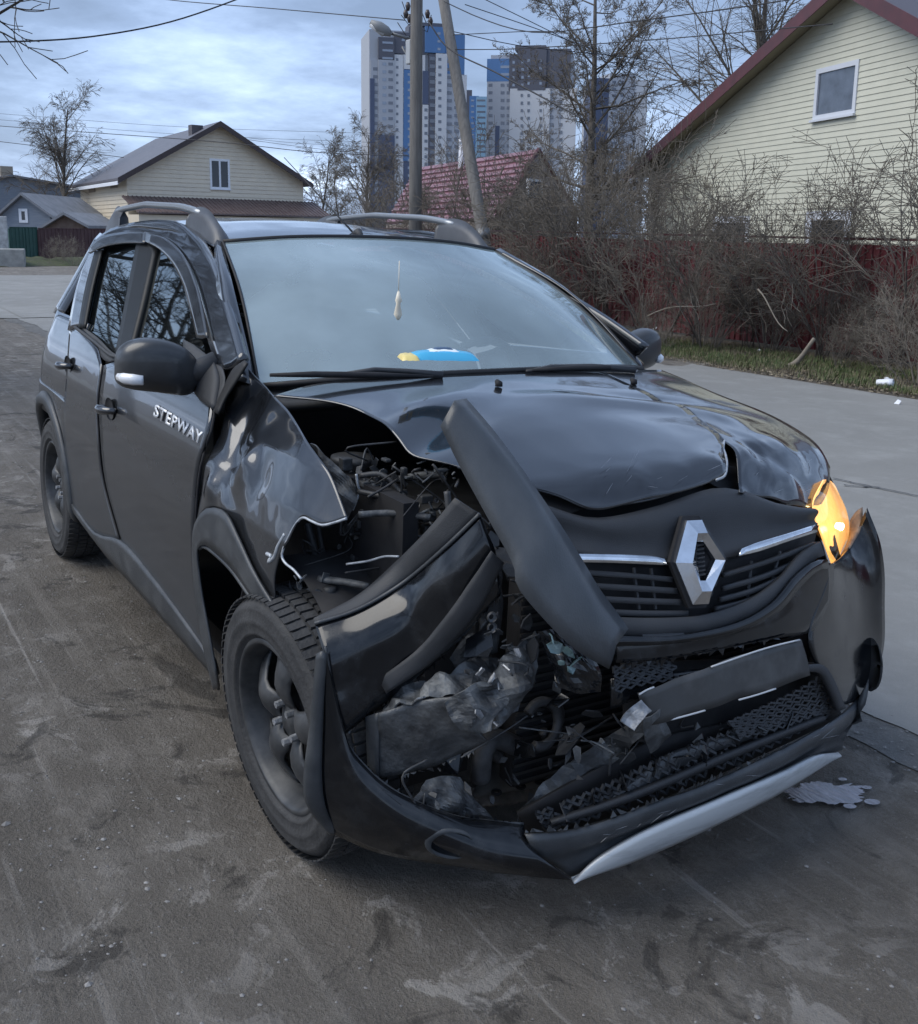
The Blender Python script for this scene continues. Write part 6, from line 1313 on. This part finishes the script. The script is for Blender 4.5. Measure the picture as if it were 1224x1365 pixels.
mb.prism([(-.3, -1.9, z0_), (xr + .6, -1.9, z0_), (xr + .6, -.03, z1_), (-.3, -.03, z1_)], (0, 0, .07)); mb.build('lean_to_roof', mat('brown lean-to sheet', (.11, .075, .07), .5, noise_scale=3, col2=(.15, .11, .10)), hb)
mb = MB()
x_ = -.25
while x_ < xr + .55: mb.prism([(x_, -1.9, z0_ + .071), (x_ + .05, -1.9, z0_ + .071), (x_ + .05, -.03, z1_ + .071), (x_, -.03, z1_ + .071)], (0, 0, .03)); x_ += .22
tag(mb.build('lean_to_ribs', MATS['brown lean-to sheet'], hb), kind='stuff')
mb = MB(); mb.box(-.2, xr + .5, -1.7, -.05, base, z0_ - .05); mb.build('lean_to_wall', BE, hb)
mb = MB(); q = W(268, 168); mb.box(q[0] - .1, q[0] + .5, .8, 1.2, pk[1] - .6, pk[1] - .02); mb.build('roof_hatch', RF, hb)
# ---- grey cottages at the far left
def gable_house(name, label, pL, pR, pA, depth, back, wallm, roofm, ytop_eave, parts=None, oh=.3, boardp=.25):
    A_ = AT(pL[0], 305, depth); B_ = AT(pR[0], 305, depth + parts.get('skew', 0)); e1, n_, MW_ = wallframe(A_, B_ - A_); Wf = lambda px, py, off=0.0: wc(px, py, A_, e1, n_, off)
    h = empty(name, mw=MW_); tag(h, label, 'house'); base = gz(A_[0], A_[1]) - A_[2] - .2; l = Wf(*pL); r = Wf(*pR); a_ = Wf(*pA)
    mb = MB(); mb.prism([(0, 0, base), (r[0], 0, base), (r[0], 0, r[1]), (a_[0], 0, a_[1]), (0, 0, l[1])], (0, back, 0)); mb.build('wall', wallm, h)
    ml = (a_[1] - l[1]) / max(.1, a_[0]); mr = (a_[1] - r[1]) / max(.1, r[0] - a_[0])
    for (x0, z0, x1, z1) in ((-oh, l[1] - oh * ml, a_[0], a_[1]), (a_[0], a_[1], r[0] + oh, r[1] - oh * mr)):
        mb = MB(); mb.prism([(x0, -oh, z0 + .02), (x1, -oh, z1 + .02), (x1, -oh, z1 + .14), (x0, -oh, z0 + .14)], (0, back + 2 * oh, 0)); mb.build('roof', roofm, h)
    for w_ in parts.get('win', ()):
        q, t = Wf(*w_[0]), Wf(*w_[1]); window(h, q[0], t[0], t[1], q[1], .12, WHITEP, WDK, y=-.04, mull=0, sill=False)
    return h, Wf
BLUEG = mat('weathered blue grey boards', (.17, .20, .25), .8, noise_scale=2, col2=(.24, .27, .31), stretch=(1, 1, 14)); ASB = mat('old grey roofing', (.16, .17, .19), .85, noise_scale=2, col2=(.23, .24, .26))
gable_house('grey_cottage', 'blue grey wooden cottage with a small white window behind the green fence', (0, 290), (67, 287), (31, 261), 48, 7, BLUEG, ASB, 0, {'win': (((25, 278), (38, 297)),)})
h, Wf = gable_house('grey_roofed_house', 'grey roofed house with a chimney behind the blue grey cottage', (-60, 250), (108, 252), (14, 236), 60, 9, BLUEG, ASB, 0, {'skew': 4})
q = Wf(14, 238); mb = MB(); mb.box(q[0] - .25, q[0] + .45, 1.2, 1.9, q[1] - .5, q[1] + .75); mb.build('chimney', mat('tan chimney', (.30, .26, .21), .9), h)
gable_house('brown_shed', 'low brown shed with a pale roof edge between the cottage and the beige house', (62, 303), (112, 300), (88, 287), 46, 4, mat('old brown boards', (.11, .075, .06), .9, noise_scale=3, col2=(.16, .12, .10)), ASB, 0, {})
# ---- pink roofed house behind the poles
PINK = mat('faded crimson metal tile', (.20, .095, .12), .5, noise_scale=2, col2=(.25, .13, .155)); GW = mat('grey brown gable boards', (.20, .17, .155), .85, noise_scale=4, col2=(.26, .22, .20), stretch=(1, 1, 10))
rl_, rr_ = AT(556, 224, 31.5), AT(718, 199, 26.5); el_, er_ = AT(515, 298, 29.0), AT(664, 292, 24.2)
ph = empty('pink_roofed_house', mw=Matrix.Translation(tuple(AT(620, 330, 27)))); tag(ph, 'house with a faded crimson tiled roof behind the leaning pole', 'house'); pinv = ph.matrix_world.inverted()
def pv_(q): return np.array(pinv @ Vector(tuple(q)))
nr = 11
for k in range(nr):
    t0, t1 = k / nr, (k + 1) / nr; q = [rl_ + (el_ - rl_) * t0, rr_ + (er_ - rr_) * t0, rr_ + (er_ - rr_) * t1, rl_ + (el_ - rl_) * t1]; nrm = np.cross(rr_ - rl_, el_ - rl_); nrm /= np.linalg.norm(nrm)
    if np.dot(nrm, CAM - rr_) < 0: nrm = -nrm
    q = [pv_(a) for a in q]; mb = MB(); mb.add([q[0] + nrm * .01, q[1] + nrm * .01, q[2] + nrm * .06, q[3] + nrm * .06, q[2] - nrm * .02, q[3] - nrm * .02], [(0, 1, 2, 3), (3, 2, 4, 5)]); mb.build('roof_tile_row', PINK, ph)
bk = (er_ - rr_); hb_ = np.array([bk[0], bk[1], 0]); br_ = rr_ + np.array([-hb_[0], -hb_[1], bk[2]]) * 1.0
br_ = AT(770, 285, 26.8); gl = [er_ + (rr_ - er_) * .0 + np.array([0, 0, -1.2]), er_, rr_ - UG * .08, br_, br_ - UG * 1.4]
mb = MB(); mb.prism([pv_(q) for q in gl], pv_(rl_ - rr_ + np.array(ph.location)) * .02 if False else (rl_ - rr_) * .03); mb.build('wall', GW, ph)
mb = MB(); mb.prism([pv_(q) for q in (el_ - UG * 1.5, er_ - UG * 1.5, er_ - UG * .03, el_ - UG * .03)], (.1, .2, 0)); mb.build('wall', GW, ph)
mb = MB(); mb.prism([pv_(q) for q in (rr_, br_, br_ + (rl_ - rr_), rl_)], (0, 0, -.05)); mb.build('roof', PINK, ph)
for a, b in ((er_, rr_), (rr_, br_)): mb = MB(); mb.tube([pv_(a), pv_(b)], .05, 5); mb.build('fascia', MAROON, ph)
e1, n_, MWg = wallframe(er_, br_ - er_); Wg = lambda px, py: wc(px, py, er_, e1, n_, .06); wp_ = empty('window_unit'); 
q, r = Wg(703, 238), Wg(721, 264)
mb = MB(); mb.box(q[0], r[0], -.10, -.04, r[1], q[1]); fr_ = mb.build('window_frame', WHITEP, ph); fr_.matrix_local = ph.matrix_world.inverted() @ MWg
mb = MB(); mb.box(q[0] + .06, r[0] - .06, -.12, -.101, r[1] + .06, q[1] - .06); wpn = mb.build('window_pane', WGL, ph); wpn.matrix_local = ph.matrix_world.inverted() @ MWg; bpy.data.objects.remove(wp_)
c = pv_(AT(616, 214, 29)); mb = MB(); mb.tube([c - np.array([0, 0, .5]), c + np.array([0, 0, .42])], .10, 10); mb.tube([c + np.array([0, 0, .5]), c + np.array([0, 0, .56])], .13, 10); mb.build('flue_pipe', WHITEP, ph)
# long low building seen behind between the car roof and the tower
plumb_box('low_building', ground_at(430, 90), 12, 6, 2.7, mat('dull grey render', (.12, .12, .125), .9), 'long low grey building on the skyline behind the car roof', 'building', yawv, .02)
# ---- apartment towers
TW = {'white': (.52, .53, .55), 'grey': (.34, .36, .40), 'dark': (.085, .09, .115), 'blue': (.075, .17, .35), 'navy': (.07, .09, .15), 'light': (.22, .36, .48)}
TM = {k: mat('tower panel ' + k, v, .7) for k, v in TW.items()}
WIN = mat('tower window', (.11, .12, .15), .15, spec=.8); WINL = mat('tower loggia glass', (.22, .26, .33), .15, spec=.8)
def tower(label, D_, body, rects, floor_px, wins, x_skew=0.0, bottom=330):
    A_ = AT(body[0], 305, D_); B_ = AT(body[1], 305, D_ + x_skew); e1, n_, MW_ = wallframe(A_, B_ - A_); Wf = lambda px, py, off=0.0: wc(px, py, A_, e1, n_, off)
    t = empty('apartment_tower', mw=MW_); tag(t, label, 'apartment building'); bz = Wf(body[0], bottom)[1]; r = Wf(body[1], body[2])
    mb = MB(); mb.box(0, r[0], 0, 22, bz, r[1]); mb.build('tower_core', TM['grey'], t)
    for (x0, x1, y0, y1, c, pr) in rects:
        a, b = Wf(x0, y0), Wf(x1, y1); mb = MB(); mb.box(a[0], b[0], -pr, -.02 if y0 >= body[2] - 1 else 12, max(bz, b[1]), a[1]); mb.build('facade_panel', TM[c], t)
    for (x0, x1, y0, y1, ww, hh, kind_, pr) in wins:   # columns of windows
        M1 = MB(); y = y0
        while y < y1:
            a = Wf(x0, y); b = Wf(x1, y + hh); M1.box(a[0], b[0], -pr - .06, -pr + .05, b[1], a[1]); y += floor_px
        o = M1.build('window_column', WIN if kind_ == 'w' else WINL, t); tag(o, kind='stuff')
    return t
F1 = 10.35
r1 = [(494, 506, 80, 330, 'grey', .8), (493, 499, 105, 330, 'navy', 1.2), (504, 525, 50, 80, 'dark', 1.5), (504, 525, 80, 180, 'grey', 1.5), (504, 525, 180, 330, 'navy', 1.6), (525, 552, 43, 73, 'dark', 1.0), (525, 537, 73, 330, 'white', 1.0), (537, 551, 73, 93, 'white', 1.0), (537, 551, 93, 215, 'blue', 1.0), (537, 551, 215, 330, 'navy', 1.0),
      (545, 566, 36, 73, 'dark', .6), (551, 566, 73, 140, 'white', .8), (563, 571, 95, 140, 'navy', 1.3), (563, 571, 140, 330, 'white', 1.3), (566, 592, 36, 72, 'blue', 1.8), (571, 580, 72, 330, 'dark', 1.5), (580, 592, 72, 330, 'white', 1.9), (592, 604, 72, 330, 'grey', 1.4), (592, 618, 46, 100, 'blue', 1.5), (604, 612, 100, 330, 'grey', 1.2), (612, 618, 100, 330, 'white', 1.3), (548, 600, 29, 37, 'dark', .2)]
w1 = [(509, 514, 84, 320, 0, 4.2, 'l', 1.5), (517, 523, 84, 320, 0, 4.2, 'w', 1.5), (527.5, 530.5, 78, 320, 0, 3.6, 'w', 1.0), (543, 546, 98, 320, 0, 3.6, 'l', 1.0), (572, 579, 66, 320, 0, 5.2, 'w', 1.5), (583, 587, 78, 320, 0, 4.0, 'w', 1.9), (593.5, 601, 60, 320, 0, 4.4, 'w', 1.5), (604.5, 611, 80, 320, 0, 4.4, 'w', 1.35), (565, 569, 145, 320, 0, 4.2, 'w', 1.3), (497, 503, 90, 320, 0, 4.5, 'w', .8), (509, 523, 56, 78, 0, 3.6, 'l', 1.5), (535, 539, 52, 70, 0, 3.6, 'l', 1.0), (582, 586, 44, 70, 0, 3.6, 'l', 1.8)]
tower('tall white, grey and blue apartment tower behind the upright utility pole', 396, (493, 618, 46), r1, F1, w1, 8)
r2 = [(650, 680, 79, 109, 'blue', 1.0), (650, 690, 109, 330, 'grey', 1.0), (680, 694, 73, 121, 'dark', 1.4), (692, 728, 66, 121, 'dark', 2.0), (681, 728, 119, 330, 'white', 1.9), (728, 742, 72, 330, 'grey', 1.2), (728, 760, 66, 118, 'dark', 1.3), (742, 762, 118, 330, 'white', 1.1), (687, 728, 61, 67, 'dark', .4), (661, 663, 168, 330, 'navy', 1.2)]
w2 = [(652, 657, 112, 320, 0, 4.0, 'w', 1.0), (668, 673, 112, 320, 0, 4.0, 'w', 1.0), (676, 680, 112, 320, 0, 4.0, 'w', 1.0), (684, 687, 82, 118, 0, 3.6, 'l', 1.4), (696, 699, 82, 118, 0, 3.6, 'l', 2.0), (704, 707, 80, 118, 0, 3.6, 'l', 2.0), (720, 723, 80, 118, 0, 3.6, 'l', 2.0), (695, 698, 126, 300, 0, 3.8, 'w', 2.0), (704, 707, 126, 300, 0, 3.8, 'w', 2.0), (720, 723, 126, 300, 0, 3.8, 'w', 2.0), (730, 738, 124, 300, 0, 4.4, 'w', 1.3), (746, 750, 124, 300, 0, 4.0, 'w', 1.3), (668, 680, 88, 106, 0, 3.4, 'l', 1.0)]
tower('dark topped grey and white apartment tower left of the larch', 430, (650, 762, 72), r2, 10.1, w2, -6)
tower('narrow pale blue apartment block between the two tall towers', 520, (622, 650, 129), [(626, 635, 128, 330, 'blue', .8), (635, 650, 129, 330, 'light', 1.4), (617, 626, 120, 330, 'dark', .6)], 7.6, [(636, 647, 133, 320, 0, 2.6, 'w', 1.4), (628, 632, 133, 320, 0, 2.4, 'l', .8)], 0)
tower('far apartment tower seen through the larch branches', 470, (794, 852, 110), [(794, 812, 104, 330, 'navy', 1.0), (812, 835, 98, 330, 'grey', 1.2), (835, 852, 106, 330, 'white', 1.0)], 9.0, [(800, 804, 112, 320, 0, 3.6, 'w', 1.0), (815, 820, 108, 320, 0, 3.6, 'w', 1.2), (826, 831, 108, 320, 0, 3.6, 'w', 1.2), (841, 846, 114, 320, 0, 3.6, 'w', 1.0)], 5)
# ---- utility poles, lamp and wires
POLE = mat('weathered grey wood pole', (.115, .11, .105), .9, noise_scale=3, col2=(.18, .17, .16), stretch=(6, 6, .6), bump=.4, bump_scale=20)
pb_ = ground_at(556, 21); up_ = empty('utility_pole', mw=upright(pb_)); tag(up_, 'upright grey utility pole with a street lamp in front of the blue and white tower', 'utility pole')
Hn = 9.2; mb = MB(); mb.tube([(0, 0, -.2), (0, 0, 3), (0, 0, 6), (0, 0, Hn)], [.135, .125, .115, .105], 14); mb.build('pole_shaft', POLE, up_, True)
pinv = up_.matrix_world.inverted(); PL = lambda px, py, d=21.0: np.array(pinv @ Vector(tuple(AT(px, py, d))))
STL = mat('dull galvanised steel', (.16, .165, .17), .45, metal=.6); 
mb = MB(); mb.tube([PL(557, 52), PL(540, 50, 20.9), PL(520, 44, 20.8)], .03, 8); mb.build('lamp_arm', STL, up_, True)
mb = MB(); mb.tube([PL(556, 92), PL(546, 80, 20.9), PL(536, 62, 20.85)], .022, 8); mb.build('lamp_brace', STL, up_, True)
a, b = PL(522, 46, 20.8), PL(494, 29, 20.7); mb = MB(); mb.tube([a, a + (b - a) * .25, a + (b - a) * .6, b], [.05, .10, .11, .05], 10); mb.build('lamp_head', mat('grey lamp housing', (.2, .21, .22), .5), up_, True)
mb = MB(); mb.tube([a + (b - a) * .35 - np.array([0, 0, .07]), b - np.array([0, 0, .05])], [.07, .05], 8); mb.build('lamp_glass', mat('pale lamp glass', (.5, .52, .55), .2), up_, True)
mb = MB(); c = PL(548, 66, 20.8); mb.box(c[0] - .09, c[0] + .09, c[1] - .08, c[1] + .08, c[2] - .28, c[2] + .18); mb.build('junction_box', mat('pale box', (.38, .40, .42), .5), up_, bevel=.02)
for i, (px, py) in enumerate(((544, 8), (541, 18), (546, 24), (570, 18), (574, 28))):
    c = PL(px, py, 20.9); mb = MB(); mb.tube([c - np.array([0, 0, .09]), c, c + np.array([0, 0, .07])], [.03, .055, .03], 8); mb.build('insulator', mat('dark insulator', (.05, .04, .04), .3), up_, True)
for (a, b) in (((536, 2), (556, 30)), ((560, 10), (576, 24)), ((535, 20), (556, 22)), ((530, 30), (556, 44)), ((565, 40), (575, 20))):
    A_, B_ = PL(*a, 20.9), PL(*b, 20.9); mb = MB(); mb.tube([A_, (A_ + B_) / 2 - np.array([0, 0, .18]), B_], .009, 5); mb.build('jumper_cable', DARK, up_, True)
lt_, lb2 = AT(588, -18, 20.6), ground_at(648, 19.6)
lp = empty('leaning_pole', tuple(lb2)); tag(lp, 'slanting grey wooden prop pole leaning against the upright one', 'utility pole')
d_ = AT(588, -20, 20.8) - AT(644, 314, 19.9); t_ = AT(644, 314, 19.9) - lb2; L0 = AT(644, 314, 19.9) - lb2
mb = MB(); mb.tube([L0 - d_ * .30, L0, L0 + d_ * .5, L0 + d_ * 1.25], [.125, .12, .11, .10], 12); mb.build('pole_shaft', POLE, lp, True)
mb = MB(); mb.tube([L0 + d_ * .02, L0 - d_ * .02], .145, 12); mb.build('steel_band', STL, lp, True)
def wire(pts, D0, D1, r, label, sag=None, cat='cable'):
    n_ = len(pts); c = resample([(px, py, D0 + (D1 - D0) * i / (n_ - 1)) for i, (px, py) in enumerate(pts)], 26); mb = MB(); mb.tube([AT(*q) for q in c], r, 5); tag(mb.build('overhead_wire', mat('black cable', (.02, .02, .024), .6), None, True), label, cat)
wire([(-60, 56), (30, 55), (120, 49), (220, 31), (316, -1), (380, -30)], 12, 16, .011, 'thick twisted cable sagging across the top left sky')
wire([(120, -22), (210, -2), (370, 12), (540, 27)], 26, 21, .010, 'thin wire from the upper left to the upright pole')
wire([(-40, 164), (0, 168), (140, 178), (300, 190), (420, 203), (545, 208)], 52, 40, .016, 'lower of the thin wires crossing above the beige house')
wire([(-40, 184), (60, 196), (165, 210)], 50, 48, .015, 'thin wire ending behind the beige house roof, left')
wire([(300, 182), (420, 198), (500, 205)], 70, 60, .014, 'faint wire right of the beige house roof')
for k, (a, b) in enumerate((((-20, 150), (500, 178)), ((-20, 158), (500, 190)), ((250, 172), (500, 196)))): wire([a, ((a[0] + b[0]) / 2, (a[1] + b[1]) / 2 + 5), b], 95, 90, .014, ('uppermost', 'second', 'third')[k] + ' of the faint far power lines on the left horizon')
wire([(592, 2), (640, 24), (690, 40), (737, 43), (850, 28), (985, 10), (1100, -8)], 20.6, 15, .010, 'wire from the poles sweeping right above the larch')
wire([(594, 47), (700, 42), (737, 42)], 20.6, 19, .008, 'short horizontal wire between the leaning pole and the larch')
wire([(600, 66), (690, 65), (860, 54), (1000, 42), (1110, 32)], 20.6, 15, .009, 'wire passing behind the larch towards the cream house gable')
wire([(572, 30), (600, 66), (660, 96), (720, 128), (780, 160)], 20.6, 17, .014, 'thick black cable dropping from the pole towards the larch')
wire([(604, 42), (700, 62), (850, 78), (940, 98), (1010, 118)], 21, 26, .009, 'upper faint wire right of the larch')
wire([(620, 6), (720, 40), (850, 88), (940, 122)], 21, 26, .009, 'middle faint wire right of the larch')
wire([(640, -4), (730, 40), (860, 106), (930, 140)], 21, 28, .009, 'lower faint wire right of the larch')
